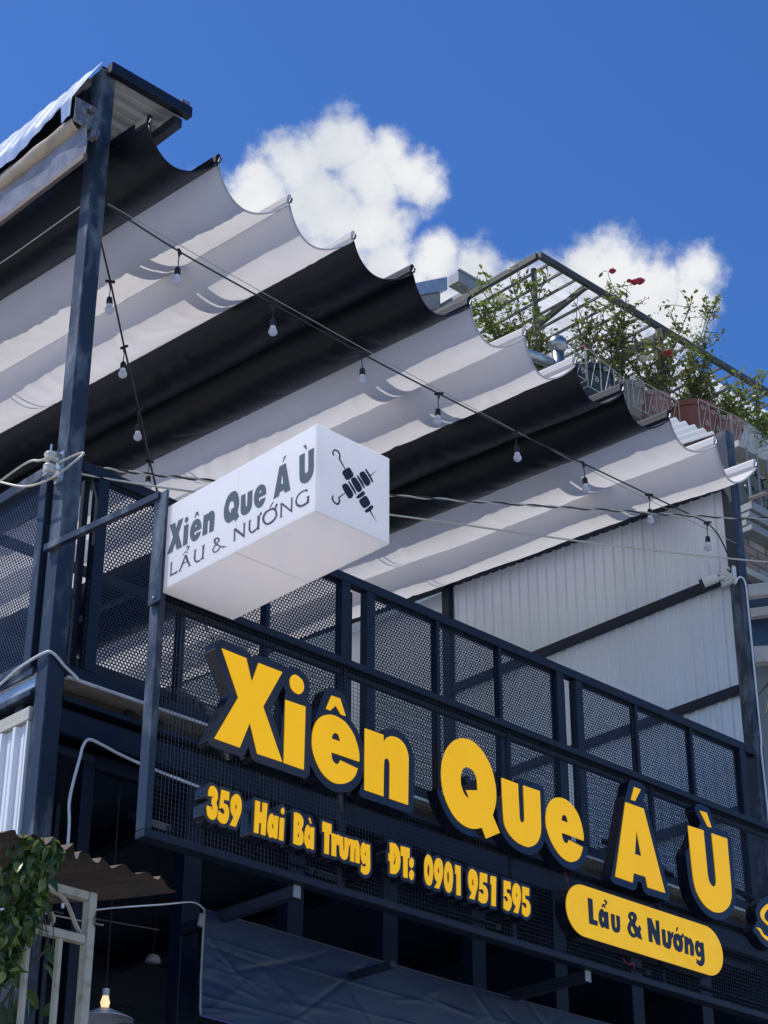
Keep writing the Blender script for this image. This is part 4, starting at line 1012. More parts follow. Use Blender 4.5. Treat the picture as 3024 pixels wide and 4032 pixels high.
def flap(u, v):
    y = 7.495 + 5.8 * v
    t = u
    c = 0.0035 * math.sin(y * 52) + 0.003 * math.sin(y * 17 + pf[0] + 3 * t) + 0.010 * math.sin(y * 3.3 + pf[1]) * t
    if t < 0.7:
        q = t / 0.7
        x, z = 4.915 - 0.179 * q, 9.348 - 0.363 * q ** 1.1
    else:
        q = (t - 0.7) / 0.3
        wav = 0.10 * (0.55 + 0.45 * math.sin(y * 6.1 + 2.2)) if y > 7.6 else 0.14
        x, z = 4.736 + 0.004 * math.sin(y * 9), 8.985 - wav * q
    return (x - c * 0.7, y, z + c * 0.6)


MB().grid(flap, 14, 260).build('drop_edge', 'roof_film', mroof, smooth=True)
MB().box(4.88, 4.912, 7.61, 13.2, 8.98, 9.19).build('edge_board', 'navy_dark', mroof)

# roll-up blind hung under the drop edge
blind = thing('rollup_blind', (4.80, 9.0, 8.5), 'tan rolled clear plastic blind with a brown bottom bar beside the tall corner post', 'blind')


def roll(u, v):
    y = 7.50 + 5.6 * v
    a = u * 2 * math.pi
    r = 0.047 + 0.004 * math.sin(3 * a + y * 4) + 0.003 * math.sin(y * 23 + a)
    return (4.80 + r * math.cos(a), y, 8.835 + r * math.sin(a))


MB().grid(roll, 14, 90).build('roll', 'blind_roll', blind, smooth=True)


def film(u, v):
    y = 7.42 + 5.6 * v
    z = 8.80 - 0.235 * u
    return (4.80 + 0.006 * math.sin(y * 15 + 6 * u) * math.sin(math.pi * u) + 0.010 * math.sin(y * 4.1 + 3 * u) * u, y, z)


MB().grid(film, 8, 110).build('film', 'blind_film', blind, smooth=True)
MB().cbox(4.788, 4.813, 7.41, 13.0, 8.530, 8.572, 0.003).build('bottom_bar', 'brown_bar', blind)
MB().cbox(4.726, 4.880, 7.440, 7.452, 8.775, 8.945, 0.004).build('gear_plate', 'gear_metal', blind)
MB().lathe([(0.045, 0), (0.05, 0.006), (0.05, 0.02), (0.03, 0.026), (0.012, 0.03)], (4.826, 7.436, 8.895), 18, 'y').build('gear_wheel', 'gear_metal', blind)
MB().lathe([(0.02, 0), (0.02, 0.02)], (4.826, 7.412, 8.895), 12, 'y').build('axle', 'brown_bar', blind)
MB().bar((4.866, 7.45, 8.86), (4.852, 7.45, 8.72), 0.035, 0.03, (0, 1, 0)).build('crank', 'gear_metal', blind)
MB().tube([(4.875, 7.44, 8.80), (4.885, 7.43, 8.76), (4.87, 7.43, 8.72)], 0.009, 6).build('crank_hook', 'gear_metal', blind)
MB().box(4.872, 4.914, 7.46, 7.50, 8.80, 8.83).build('gear_arm', 'gear_metal', blind)

# ================================================================== street sign: frame, wire mesh, letters
sign = thing('signboard', (7.5, 6.66, 4.5), 'long dark steel sign frame filled with fine wire mesh behind yellow letters', 'sign frame')
SX0, SX1, SZ0, SZ1 = 4.908, 11.9, 4.496, 5.694
MB().cbox(SX0, SX0 + 0.036, 6.634, 6.704, SZ0 + 0.036, SZ1 - 0.036, 0.003).build('upright', 'navy_worn', sign)
MB().cbox(SX0, SX1, 6.634, 6.704, SZ1 - 0.0355, SZ1, 0.003).build('top_bar', 'navy', sign)
MB().cbox(SX0, SX1, 6.634, 6.704, SZ0, SZ0 + 0.0355, 0.003).build('bottom_bar', 'navy', sign)
for x in (6.077, 7.25, 8.42, 9.60, 10.8):
    MB().box(x, x + 0.021, 6.664, 6.694, SZ0 + 0.036, SZ1 - 0.036).build('upright', 'navy', sign)
MB().box(SX0 + 0.036, SX1, 6.676, 6.700, 5.625, 5.650).build('inner_rail', 'navy_dark', sign)
wr = random.Random(5)
m = MB()
x = SX0 + 0.045
while x < SX1:
    m.bar((x, 6.652, SZ0 + 0.034), (x + wr.uniform(-.002, .002), 6.652, SZ1 - 0.034), 0.0017, 0.0017, (0, 1, 0))
    x += 0.0207
z = SZ0 + 0.045
while z < SZ1 - 0.04:
    m.bar((SX0 + 0.034, 6.6556, z), (SX1, 6.6556, z + wr.uniform(-.002, .002)), 0.0016, 0.0016)
    z += 0.0213
tag(m.build('wire_mesh', 'wire', sign), 'fine square wire mesh of the sign frame', kind='stuff')
for x in (5.797, 7.80, 9.80):
    MB().cbox(x, x + 0.040, 6.682, 7.502, SZ0 - 0.058, SZ0 - 0.002, 0.003).build('bracket_arm', 'navy_dark', sign)
    MB().box(x - 0.001, x + 0.041, 6.676, 6.681, SZ0 - 0.060, SZ0 - 0.002).build('bracket_cap', 'gutter_grey', sign)
for x in (6.62, 8.9):
    MB().cbox(x, x + 0.034, 6.90, 7.502, SZ0 - 0.175, SZ0 - 0.140, 0.003).build('bracket_arm', 'navy_dark', sign)
for x in (5.35, 6.35, 7.45, 8.62, 9.7):
    MB().bar((x + 0.35, 7.49, 5.68), (x, 6.72, 5.20), 0.028, 0.028).build('diagonal_brace', 'navy_dark', sign)
    MB().bar((x + 0.1, 7.49, 4.95), (x - 0.25, 6.72, 4.60), 0.026, 0.026).build('diagonal_brace', 'navy_dark', sign)

YF, YB = 6.566, 6.6375


def facade(y_off=0.0):
    return lambda u, v, d: (u / 1000.0, d, v / 1000.0)


def letter_thing(name, label, glyphs, border, faces_name, cat='sign letter', group=None):
    allp = [p for g in glyphs for c in g for p in c]
    cx = sum(p[0] for p in allp) / len(allp) / 1000.0
    zb = min(p[1] for p in allp) / 1000.0
    t = thing(name, (cx, 6.60, zb), label, cat, group)
    outline = dilate(glyphs, border, 2.5 if border < 20 else 3.5)
    step = 0.0007 * (letter_thing.count % 3)          # neighbouring plates overlap a little, one just behind the other
    letter_thing.count += 1
    plate(outline, YF + step, YB + step, facade()).build('backing', 'letter_body', t, fix=True)
    for g in glyphs:
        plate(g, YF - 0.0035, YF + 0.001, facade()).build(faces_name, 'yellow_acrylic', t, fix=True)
    return t


letter_thing.count = 0
for name, g in LETTERS:
    letter_thing('sign_letter', 'large yellow letter ' + name + ' with a thick black border on the sign mesh', [g], 41.0, 'letter_face', group='big yellow letters')
WORD_LABEL = {'359': 'small yellow house number 359 with black border on the sign mesh',
              'Hai': 'small yellow word Hai beside the number 359 on the sign',
              'Ba with grave accent': 'small yellow two-letter word with a grave accent before the longer word',
              'Trung': 'small yellow five-letter word with hanging g on the sign',
              'DT colon': 'small yellow capitals with a colon before the phone number',
              '0901': 'small yellow digits 0901 starting the phone number',
              '951': 'small yellow digits 951 in the middle of the phone number',
              '595': 'small yellow digits 595 ending the phone number'}
for name, gs in WORDS:
    letter_thing('sign_word', WORD_LABEL[name], gs, 17.0, 'letter_face', 'sign word', 'small yellow words of the address line')

cap = thing('capsule_sign', (8.18, 6.6, 4.62), 'yellow rounded capsule sign lettered in black below the big letters', 'sign')


def stadium(x0, x1, z0, z1, g=0.0):
    r = (z1 - z0) / 2 + g
    zc = (z0 + z1) / 2
    xa, xb = x0 - g + r, x1 + g - r
    out = []
    for k in range(25):
        t = math.pi / 2 + math.pi * k / 24
        out.append((xa + r * math.cos(t), zc + r * math.sin(t)))
    for k in range(25):
        t = -math.pi / 2 + math.pi * k / 24
        out.append((xb + r * math.cos(t), zc + r * math.sin(t)))
    return [out]


plate(stadium(7540, 8827, 4618, 4891, 3.0), YF, YB, facade()).build('backing', 'letter_body', cap, fix=True)
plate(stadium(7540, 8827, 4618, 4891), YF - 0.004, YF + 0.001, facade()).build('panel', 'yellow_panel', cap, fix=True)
for g in CAPSULE_TEXT:
    plate(g, YF - 0.0065, YF - 0.003, facade()).build('letter', 'print_dark', cap, fix=True)
for where, pts in zip(('under the small word with a hanging g', 'beside a clip under the small word with a hanging g', 'below the yellow capsule sign', 'between the big letters and the capsule sign'), ([(5.95, 6.63, 4.66), (5.99, 6.62, 4.63), (6.06, 6.63, 4.62)], [(6.12, 6.63, 4.63), (6.16, 6.62, 4.61), (6.22, 6.63, 4.615)],
            [(8.06, 6.64, 4.60), (8.09, 6.63, 4.57), (8.13, 6.63, 4.585), (8.15, 6.64, 4.56)], [(7.58, 6.62, 4.99), (7.60, 6.61, 4.94), (7.63, 6.62, 4.90)])):
    tag(MB().tube(catmull(pts, 5), 0.0022, 5).build('loose_wire', 'red_wire'), 'thin red wire dangling ' + where, 'wire', 'red sign wires')

# ================================================================== projecting light box
box = thing('light_box_sign', (5.12, 6.63, 5.69), 'white square light box sign with grey lettering jutting out from the corner', 'sign')
BX0, BX1, BY0, BY1, BZ0, BZ1 = 4.909, 5.341, 5.576, 6.634, 5.696, 6.090
BZ0, BZ1 = 5.6955, 6.0915
# heights measured on the box itself: 0.43 m square section
BZ0, BZ1 = 5.661, 6.091
th = 0.004
MB().box(BX0, BX0 + th, BY0 + th, BY1, BZ0 + th, BZ1 - th).build('side_panel', 'acrylic_white_glow', box)
MB().box(BX1 - th, BX1, BY0 + th, BY1, BZ0 + th, BZ1 - th).build('side_panel', 'acrylic_white_glow', box)
MB().box(BX0, BX1, BY0, BY0 + th, BZ0 + th, BZ1 - th).build('front_panel', 'acrylic_white_glow', box)
MB().box(BX0, BX1, BY0, BY1, BZ0, BZ0 + th).build('bottom_panel', 'acrylic_bottom_glow', box)
MB().box(BX0, BX1, BY0, BY1, BZ1 - th, BZ1).build('top_panel', 'acrylic_white_glow', box)
MB().box(BX0 + 0.004, BX1 - 0.004, 6.098, 6.100, BZ0 - 0.0006, BZ0).build('panel_seam', 'hem_grey', box)
MB().box(BX0 - 0.0006, BX0, 6.098, 6.0995, BZ0 + 0.006, BZ1 - 0.006).build('panel_seam', 'bulb_base', box)
for i, g in enumerate(BOX_TEXT):
    plate(g, BX0 - 0.0012, BX0 + 0.0006, lambda u, v, d: (d, 6.634 - u / 1000.0, v / 1000.0)).build('letter', 'print_grey' if i < 9 else 'print_plum', box, fix=True)
for g in ICON:
    plate(g, BY0 - 0.0012, BY0 + 0.0006, facade()).build('skewer_icon', 'print_dark', box, fix=True)
MB().box(4.947, 5.304, 6.650, 6.660, 5.70, 6.058).build('back_panel', 'navy_dark', box)  # unseen back, added to keep the sun out of the box
m = MB()
m.cbox(4.905, 4.945, 6.636, 6.690, 5.697, 6.098, 0.003)
m.build('bracket_upright', 'navy_dark', box)
MB().cbox(4.947, 5.345, 6.6365, 6.690, 6.060, 6.098, 0.003).build('bracket_bar', 'navy_dark', box)
MB().cbox(5.305, 5.345, 6.6365, 6.690, 5.697, 6.058, 0.003).build('bracket_upright', 'navy_dark', box)
MB().cbox(4.889, 4.9035, 6.60, 6.695, 5.60, 6.175, 0.002).build('flat_strap', 'navy_worn', box)
MB().bar((4.895, 6.655, 6.165), (4.895, 7.585, 6.235), 0.030, 0.034).build('bracket_arm', 'navy_worn', box)
for p in ((4.885, 7.55, 6.232), (4.884, 6.65, 5.63)):
    MB().lathe([(0.007, 0), (0.007, 0.008)], p, 8, 'x').build('bolt', 'galvanised', box)

# ================================================================== festoon lights
def make_bulb():
    root = bpy.data.objects.new('light_bulb', None)
    root.empty_display_size = 0.05
    COL.objects.link(root)
    m = MB()
    m.lathe([(0.005, 0.012), (0.010, 0.006), (0.010, -0.008), (0.006, -0.03), (0.003, -0.04)], (0, 0, 0), 8)
    m.bar((-0.028, 0, 0.002), (0.028, 0, -0.002), 0.012, 0.012)
    m.build('connector', 'rubber', root)
    MB().tube([(0, 0, -0.03), (0.002, 0, -0.06), (-0.001, 0, -0.085), (0, 0, -0.115)], 0.0032, 6).build('drop_wire', 'rubber', root)
    MB().lathe([(0.006, -0.105), (0.014, -0.112), (0.0175, -0.122), (0.0185, -0.150), (0.0165, -0.158)], (0, 0, 0), 14).build('socket', 'rubber', root, smooth=True)
    prof = [(0.0150, -0.157), (0.0165, -0.166), (0.021, -0.178)]
    MB().lathe(prof, (0, 0, 0), 16).build('bulb_neck', 'bulb_base', root, smooth=True)
    g = [(0.0205, -0.177)]
    for k in range(1, 9):
        t = k / 9 * math.pi * 0.78 + 0.62
        g.append((0.0265 * math.sin(t), -0.196 + 0.0265 * math.cos(t) * 0.98))
    g.append((0.001, -0.2225))
    MB().lathe(g, (0, 0, 0), 18).build('globe', 'bulb_glass', root, smooth=True)
    return root


def place_bulb(src, first, p, rot, label, group):
    if first:
        r = src
    else:
        r = src.copy()
        COL.objects.link(r)
        for ch in list(src.children):
            c = ch.copy()
            COL.objects.link(c)
            c.parent = r
    r.location = p
    r.rotation_euler = rot
    return tag(r, label, 'light bulb', group)


proto = make_bulb()
S1 = [(4.99, 7.45, 8.343), (5.503, 7.45, 8.287), (6.198, 7.45, 8.262), (6.907, 7.45, 8.240), (7.563, 7.45, 8.240), (8.259, 7.45, 8.250),
      (8.922, 7.45, 8.283), (9.604, 7.45, 8.308), (10.246, 7.45, 8.330)]
S1_END = [(10.246, 7.45, 8.330), (10.36, 7.452, 8.28), (10.47, 7.46, 8.16), (10.53, 7.49, 8.06), (10.60, 7.57, 8.13)]
S2 = [(5.017, 7.60, 8.37), (5.383, 7.933, 8.270), (5.813, 8.363, 8.222), (6.285, 8.835, 8.195), (6.690, 9.240, 8.150), (7.3, 9.85, 8.16), (8.2, 10.75, 8.30), (10.6, 13.1, 9.0)]
fa = thing('festoon_cable', (5.0, 7.45, 8.3), 'black festoon cable with steel messenger wire strung along the canopy front between the posts', 'cable')
MB().tube(catmull(S1, 8), 0.0058, 6).build('cable', 'cable_black', fa)
MB().tube(catmull(S1_END, 8), 0.0055, 6).build('cable', 'cable_black', fa)
MB().tube(sag((5.0, 7.455, 8.36), (10.64, 7.50, 8.33), 0.055, 30), 0.0024, 5).build('messenger_wire', 'steel_wire', fa)
fb = thing('festoon_cable', (5.0, 7.6, 8.3), 'black festoon cable running diagonally back under the canopy from the tall corner post', 'cable')
MB().tube(catmull(S2, 8), 0.0058, 6).build('cable', 'cable_black', fb)
MB().tube([(p[0], p[1], p[2] + 0.018) for p in S2], 0.0022, 5).build('messenger_wire', 'steel_wire', fb)
br = random.Random(21)
k = 0
ORD = ['first', 'second', 'third', 'fourth', 'fifth', 'sixth', 'seventh', 'last']
for p in S1[1:]:
    place_bulb(proto, k == 0, p, (br.uniform(-.06, .06), br.uniform(-.06, .06), br.uniform(0, 6)), ORD[k] + ' white globe bulb from the tall corner post on the front festoon cable', 'bulbs on the front festoon cable')
    k += 1
for k, p in enumerate(S2[1:6]):
    place_bulb(proto, False, p, (br.uniform(-.05, .05), br.uniform(-.05, .05), br.uniform(0, 6)), ORD[k] + ' white globe bulb from the tall corner post on the diagonal festoon cable', 'bulbs on the diagonal festoon cable')
tag(MB().tube([(4.96, 7.60, 8.43), (4.96, 8.3, 8.446), (4.96, 13.0, 8.70)], 0.004, 6).build('stay_wire', 'steel_wire'),
    'thin pale steel wire running back from the tall corner post', 'wire')

# ================================================================== power cables and insulator
ins = thing('insulator_rack', (4.87, 7.53, 6.62), 'weathered porcelain insulator rack clamped to the sunlit side of the corner post', 'insulator')
for z in (6.655, 6.725):
    MB().lathe([(0.012, -0.026), (0.030, -0.022), (0.034, -0.012), (0.022, 0.0), (0.034, 0.012), (0.030, 0.022), (0.012, 0.026)], (4.845, 7.545, z), 16).build('spool', 'porcelain', ins, smooth=True)
MB().box(4.862, 4.914, 7.525, 7.565, 6.752, 6.760).build('rack_plate', 'galvanised', ins)
MB().box(4.82, 4.914, 7.525, 7.565, 6.614, 6.622).build('rack_plate', 'galvanised', ins)
MB().box(4.900, 4.914, 7.515, 7.575, 6.60, 6.775).build('rack_plate', 'galvanised', ins)
MB().tube([(4.845, 7.545, 6.60), (4.845, 7.545, 6.80)], 0.006, 8).build('rack_pin', 'galvanised', ins)
MB().tube([(4.90, 7.56, 6.77), (4.89, 7.56, 6.85)], 0.002, 5).build('wire_stub', 'cable_black', ins)


def helix(path, rad, turns, phase, n=160):
    P = catmull(path, 40)
    out = []
    for i, p in enumerate(P):
        d = (P[min(i + 1, len(P) - 1)] - P[max(i - 1, 0)]).normalized()
        a = d.cross(Vector((0, 0, 1))).normalized()
        b = d.cross(a)
        t = phase + 2 * math.pi * turns * i / len(P)
        out.append(p + (a * math.cos(t) + b * math.sin(t)) * rad)
    return out


CA = [(4.84, 7.545, 6.70), (5.6, 7.45, 6.865), (7.007, 7.30, 7.240), (8.8, 7.20, 7.785), (10.480, 7.10, 8.315), (14.0, 6.90, 9.55)]
cab = thing('power_cable', (5.0, 7.5, 6.7), 'twisted black and cream power cable crossing in front of the right post', 'cable')
MB().tube(helix(CA, 0.0052, 30, 0.0), 0.0050, 6).build('conductor', 'cable_black', cab)
MB().tube(helix(CA, 0.0052, 30, math.pi), 0.0050, 6).build('conductor', 'cable_cream', cab)
CB = [(4.84, 7.545, 6.66), (5.6, 7.45, 6.79), (7.007, 7.30, 7.112), (8.8, 7.20, 7.535), (10.428, 7.10, 7.954), (14.0, 6.90, 8.95)]
tag(MB().tube(catmull(CB, 20), 0.0058, 6).build('power_cable', 'cable_cream'), 'single cream power cable below the twisted one, crossing in front of the right post', 'cable')
tag(MB().tube(catmull([(4.84, 7.545, 6.715), (4.83, 7.62, 6.73), (4.83, 7.728, 6.765), (4.83, 7.979, 6.755), (4.83, 8.5, 6.70), (4.83, 9.6, 6.62)], 8), 0.0065, 6).build('service_cable', 'cable_cream'),
    'cream service cable leading back from the insulator rack along the side railing', 'cable')
tag(MB().tube(catmull([(4.865, 7.50, 6.68), (4.90, 7.40, 6.70), (4.90, 7.33, 6.68), (4.86, 7.36, 6.62), (4.84, 7.50, 6.585), (4.83, 7.72, 6.62), (4.83, 7.985, 6.755)], 8), 0.006, 6).build('service_cable', 'cable_cream'),
    'cream cable looping round the corner post below the insulator rack', 'cable')
tag(MB().tube(catmull([(4.895, 8.6, 5.50), (4.892, 7.95, 5.575), (4.892, 7.72, 5.625), (4.900, 7.52, 5.645), (4.935, 7.488, 5.638), (5.00, 7.487, 5.595), (5.055, 7.472, 5.555), (5.07, 7.465, 5.535)], 8), 0.0075, 7).build('pipe_cable', 'cable_white'),
    'white cable bent round the corner post at balcony floor level', 'cable')
tag(MB().tube(catmull([(5.076, 7.45, 4.40), (5.076, 7.45, 4.771), (5.066, 7.45, 4.927), (5.105, 7.45, 5.142), (5.119, 7.45, 5.207), (5.150, 7.45, 5.246), (5.226, 7.45, 5.240), (5.33, 7.44, 5.216), (5.458, 7.40, 5.18), (5.60, 6.95, 4.93), (5.30, 6.70, 4.78), (5.27, 6.66, 4.765)], 8), 0.0075, 7).build('pipe_cable', 'cable_white'),
    'white cable hooked up under the fascia beam and into the sign frame', 'cable')
tag(MB().tube(catmull([(10.56, 7.485, 7.97), (10.60, 7.482, 8.03), (10.645, 7.485, 8.052), (10.685, 7.488, 8.03), (10.697, 7.488, 7.95), (10.698, 7.49, 7.85), (10.702, 7.49, 7.17), (10.704, 7.49, 6.83), (10.694, 7.49, 6.745), (10.701, 7.49, 6.45), (10.702, 7.49, 6.0), (10.70, 7.49, 4.4)], 8), 0.0072, 7).build('camera_cable', 'cable_white'),
    'white cable running down the right post from the security camera', 'cable')

# ================================================================== security camera
sc = thing('security_camera', (10.60, 7.54, 8.05), 'white bullet security camera on a square junction box by the right post', 'camera')
ax = Matrix.Translation((10.585, 7.50, 8.075))


def cam_local(mb):
    return mb


MB().cbox(10.598, 10.637, 7.515, 7.640, 8.018, 8.148, 0.006).build('junction_box', 'camera_white', sc)
MB().lathe([(0.042, 0.0), (0.042, -0.008), (0.034, -0.014)], (10.597, 7.578, 8.082), 20, 'x').build('mount_disc', 'camera_white', sc, smooth=False)
MB().tube([(10.585, 7.578, 8.075), (10.565, 7.60, 8.06), (10.555, 7.635, 8.066)], [0.016, 0.013, 0.014], 10).build('ball_joint', 'camera_white', sc, smooth=True)
d = Vector((-0.35, 0.78, -0.22)).normalized()
c0 = Vector((10.552, 7.632, 8.070))
MB().tube([c0 - d * 0.01, c0, c0 + d * 0.10], [0.026, 0.034, 0.034], 14).build('camera_body', 'camera_white', sc, smooth=False)
MB().tube([c0 + d * 0.1005, c0 + d * 0.125], [0.035, 0.035], 14).build('lens_hood', 'rubber', sc)
MB().tube([c0 + d * 0.126, c0 + d * 0.128], [0.02, 0.02], 12).build('lens', 'print_dark', sc)
for (yy, zz) in ((7.525, 8.03), (7.525, 8.136), (7.63, 8.03), (7.63, 8.136)):
    MB().lathe([(0.005, 0), (0.005, -0.004)], (10.5975, yy, zz), 8, 'x').build('screw', 'gear_metal', sc)
MB().tube([(10.60, 7.545, 8.150), (10.602, 7.54, 8.175)], [0.011, 0.008], 8).build('cable_gland', 'rubber', sc)

# ================================================================== tarpaulin, cord and lamps on the ground floor
tr = random.Random(9)
tph = [tr.uniform(0, 6.3) for _ in range(10)]


CREASES = [(tr.uniform(5.7, 9.5), tr.uniform(0.1, 1.0), tr.choice((-1, 1)) * tr.uniform(0.1, 1.6), tr.uniform(0.012, 0.04), tr.uniform(0.06, 0.30), tr.uniform(-0.004, 0.005)) for _ in range(60)]


def tarp(u, v):
    x = 5.700 + 5.0 * u
    ztop = 4.475 - 0.02 * math.sin(math.pi * min(1, u * 1.2)) - 0.012 * u
    z = ztop - (0.50 + 0.10 * u) * v
    yw = 0.012 * math.sin(3.1 * x + tph[0] + 2 * v) * v + 0.004 * math.sin(17 * x + 4 * v + tph[1]) * v
    for (fx, fv, sl, wd, ln, am) in CREASES:
        d_ = (v - fv) - sl * (x - fx)
        if abs(d_) < 5 * wd and abs(x - fx) < 3 * ln:
            yw += am * math.exp(-(d_ / wd) ** 2) * math.exp(-((x - fx) / ln) ** 2)
    for q in range(3):
        yw -= 0.003 * math.exp(-((v - 0.27 - 0.26 * q - 0.02 * math.sin(2.1 * x + q)) / 0.008) ** 2) * (0.3 + 0.7 * math.sin(1.7 * x + 2 * q) ** 2)
    return (x, 7.20 + yw, z)


tp = thing('tarpaulin', (8.2, 7.2, 3.9), 'creased dark blue tarpaulin hung below the sign', 'tarpaulin')
MB().grid(tarp, 360, 70).build('sheet', 'tarp', tp, smooth=True)
MB().tube([Vector(tarp(0, k / 20)) for k in range(21)], 0.005, 6).build('edge_hem', 'gutter_grey', tp)
MB().tube([Vector(tarp(k / 60, 0)) for k in range(61)], 0.0045, 6).build('edge_hem', 'tarp', tp)
MB().tube([Vector(tarp(k / 60, 1)) for k in range(61)], 0.006, 6).build('edge_hem', 'tarp_hem', tp)
MB().bar((5.695, 7.205, 4.45), (5.683, 7.205, 4.39), 0.03, 0.012, (0, 1, 0)).build('corner_rag', 'gutter_grey', tp)
tag(MB().tube(catmull([(4.455, 6.30, 3.997), (4.7, 6.50, 4.105), (5.2, 6.86, 4.31), (5.55, 7.10, 4.452), (5.697, 7.20, 4.475)], 8), 0.0036, 6).build('cord', 'cable_white'),
    'white cord stretched from the gate post to the tarpaulin corner', 'cord')
tag(MB().tube(catmull([(4.5, 6.32, 3.95), (5.1, 8.2, 4.62), (6.5, 8.6, 4.85)], 10), 0.004, 6).build('conduit', 'gutter_grey'), 'grey conduit under the dark ground floor ceiling', 'pipe')


def lamp(p, s, label, shade=True):
    t = thing('pendant_lamp', p, label, 'lamp')
    x, y, z = p
    MB().tube([(x, y, z + 0.16 * s), (x, y, 5.21)], 0.004, 6).build('flex', 'cable_black', t)
    MB().lathe([(0.03 * s, 0.10 * s), (0.03 * s, 0.16 * s)], p, 12).build('lamp_socket', 'lamp_white', t)
    MB().lathe([(0.024 * s, 0.10 * s), (0.04 * s, 0.05 * s), (0.03 * s, 0.01 * s), (0.002, 0.0)], p, 14).build('bulb', 'lamp_warm', t, smooth=True)
    if shade:
        MB().lathe([(0.05 * s, 0.0), (0.24 * s, -0.09 * s), (0.24 * s, -0.095 * s), (0.045 * s, -0.008 * s)], p, 24).build('shade', 'lamp_white', t)
    return t


lamp((5.528, 7.7, 4.070), 0.58, 'lit warm bulb above a white cone in the ground floor corner')
dn = thing('downlight', (6.62, 8.8, 4.735), 'small white half dome lamp in the dark ground floor', 'lamp')
MB().lathe([(0.045, 0.0), (0.042, 0.02), (0.028, 0.04), (0.006, 0.048)], (6.62, 8.8, 4.735), 16).build('dome', 'lamp_white', dn, smooth=True)
MB().tube([(6.62, 8.8, 4.78), (6.62, 8.8, 5.22)], 0.006, 6).build('stem', 'cable_black', dn)

# ================================================================== left neighbour: gate, rusty roof, creeper
gate = thing('iron_gate', (4.0, 6.32, 2.2), 'cream painted iron gate with a scroll panel and peeling rust', 'gate')
GY0, GY1 = 6.300, 6.345
MB().cbox(4.416, 4.453, GY0, GY1, 2.2, 4.062, 0.003).build('gate_post', 'gate_paint', gate)
MB().cbox(3.2, 4.414, GY0 + 0.002, GY1 - 0.002, 4.028, 4.062, 0.003).build('top_bar', 'gate_paint', gate)
MB().cbox(3.2, 4.414, GY0 + 0.003, GY1 - 0.003, 3.855, 3.888, 0.003).build('middle_bar', 'gate_paint', gate)
for x in (3.44, 3.58, 3.72, 3.865, 4.008, 4.149, 4.293):
    MB().cbox(x, x + 0.020, GY0 + 0.008, GY0 + 0.032, 2.25, 3.854, 0.002).build('gate_bar', 'gate_paint', gate)


def flat_scroll(pts, w=0.020, t=0.0055):
    P = catmull([(p[0], 6.32, p[1]) for p in pts], 8)
    mb = MB()
    n = len(P)
    for i, p in enumerate(P):
        d = (P[min(i + 1, n - 1)] - P[max(i - 1, 0)]).normalized()
        nn = Vector((-d.z, 0, d.x)) * t / 2
        for s_, q in ((1, -1), (1, 1), (-1, 1), (-1, -1)):
            mb.v.append(tuple(p + nn * s_ + Vector((0, q * w / 2, 0))))
    for i in range(n - 1):
        for k in range(4):
            a, b = i * 4 + k, i * 4 + (k + 1) % 4
            mb.f.append((a, b, b + 4, a + 4))
    mb.f += [(0, 1, 2, 3), ((n - 1) * 4, (n - 1) * 4 + 3, (n - 1) * 4 + 2, (n - 1) * 4 + 1)]
    return mb


SCR = [(4.398, 3.893), (4.372, 3.925), (4.335, 3.985), (4.300, 4.018), (4.262, 4.026), (4.215, 4.022), (4.185, 3.985), (4.178, 3.945), (4.190, 3.912), (4.218, 3.890), (4.245, 3.889), (4.264, 3.905), (4.268, 3.928), (4.250, 3.945), (4.225, 3.940)]
for dx, fl in ((0, 1), (-0.10, -1), (-0.62, 1), (-0.72, -1)):
    pts = [(p[0] + dx, p[1]) if fl == 1 else (4.075 + 0.178 - (p[0] - 4.178) + dx, p[1]) for p in SCR]
    flat_scroll(pts).build('scroll', 'gate_paint', gate, fix=True)
tag(MB().tube(catmull([(4.45, 6.297, 3.99), (4.44, 6.295, 3.955), (4.443, 6.294, 3.925), (4.448, 6.295, 3.945), (4.446, 6.296, 3.97)], 6), 0.0016, 5).build('loose_wire', 'cable_black'), 'thin black wire twisted round the gate post', 'wire')

rust = thing('rusty_roof', (4.2, 6.4, 4.15), 'rusty corrugated iron roof sheet over the gate', 'roof')
RY0, RY1 = 6.22, 8.2


def rust_fn(off, z_off, dz):
    def fn(u, v):
        x = 2.2 + (4.768 - 2.2) * u
        e = 0.024 * math.sin(x * 13 + 1) + 0.014 * math.sin(x * 47) + 0.006 * math.sin(x * 121)
        y = RY0 + e * (1 - v) + (RY1 - RY0) * v
        z = 4.165 + 0.175 * (y - 6.22) + (0.016 + 0.007 * math.sin(x * 9 + 1.0) + 0.004 * math.sin(x * 37)) * math.cos((x - 4.69 + 0.006 * math.sin(x * 31)) * 2 * math.pi / 0.088) + 0.012 * math.sin(x * 5.0) + 0.004 * math.sin(x * 23 + y * 5)
        fall = max(0.0, (x - 4.70) / 0.068)
        return (x, y, z - 0.05 * fall ** 2 + dz)
    return fn


MB().grid(rust_fn(0, 0, 0), 240, 14).build('corrugated_sheet', 'rust', rust, smooth=True)
MB().grid(rust_fn(0, 0, 0.0025), 240, 14).build('sheet_top', 'rust_edge', rust, smooth=True)
MB().cbox(2.4, 4.60, 6.80, 6.86, 4.185, 4.225, 0.003).build('roof_batten', 'brown_bar', rust)
MB().bar((3.4, 6.9, 3.55), (4.43, 7.3, 3.92), 0.05, 0.06).build('roof_brace', 'rust', rust)

# creeper over the gate: leaf shapes shared between the leaves


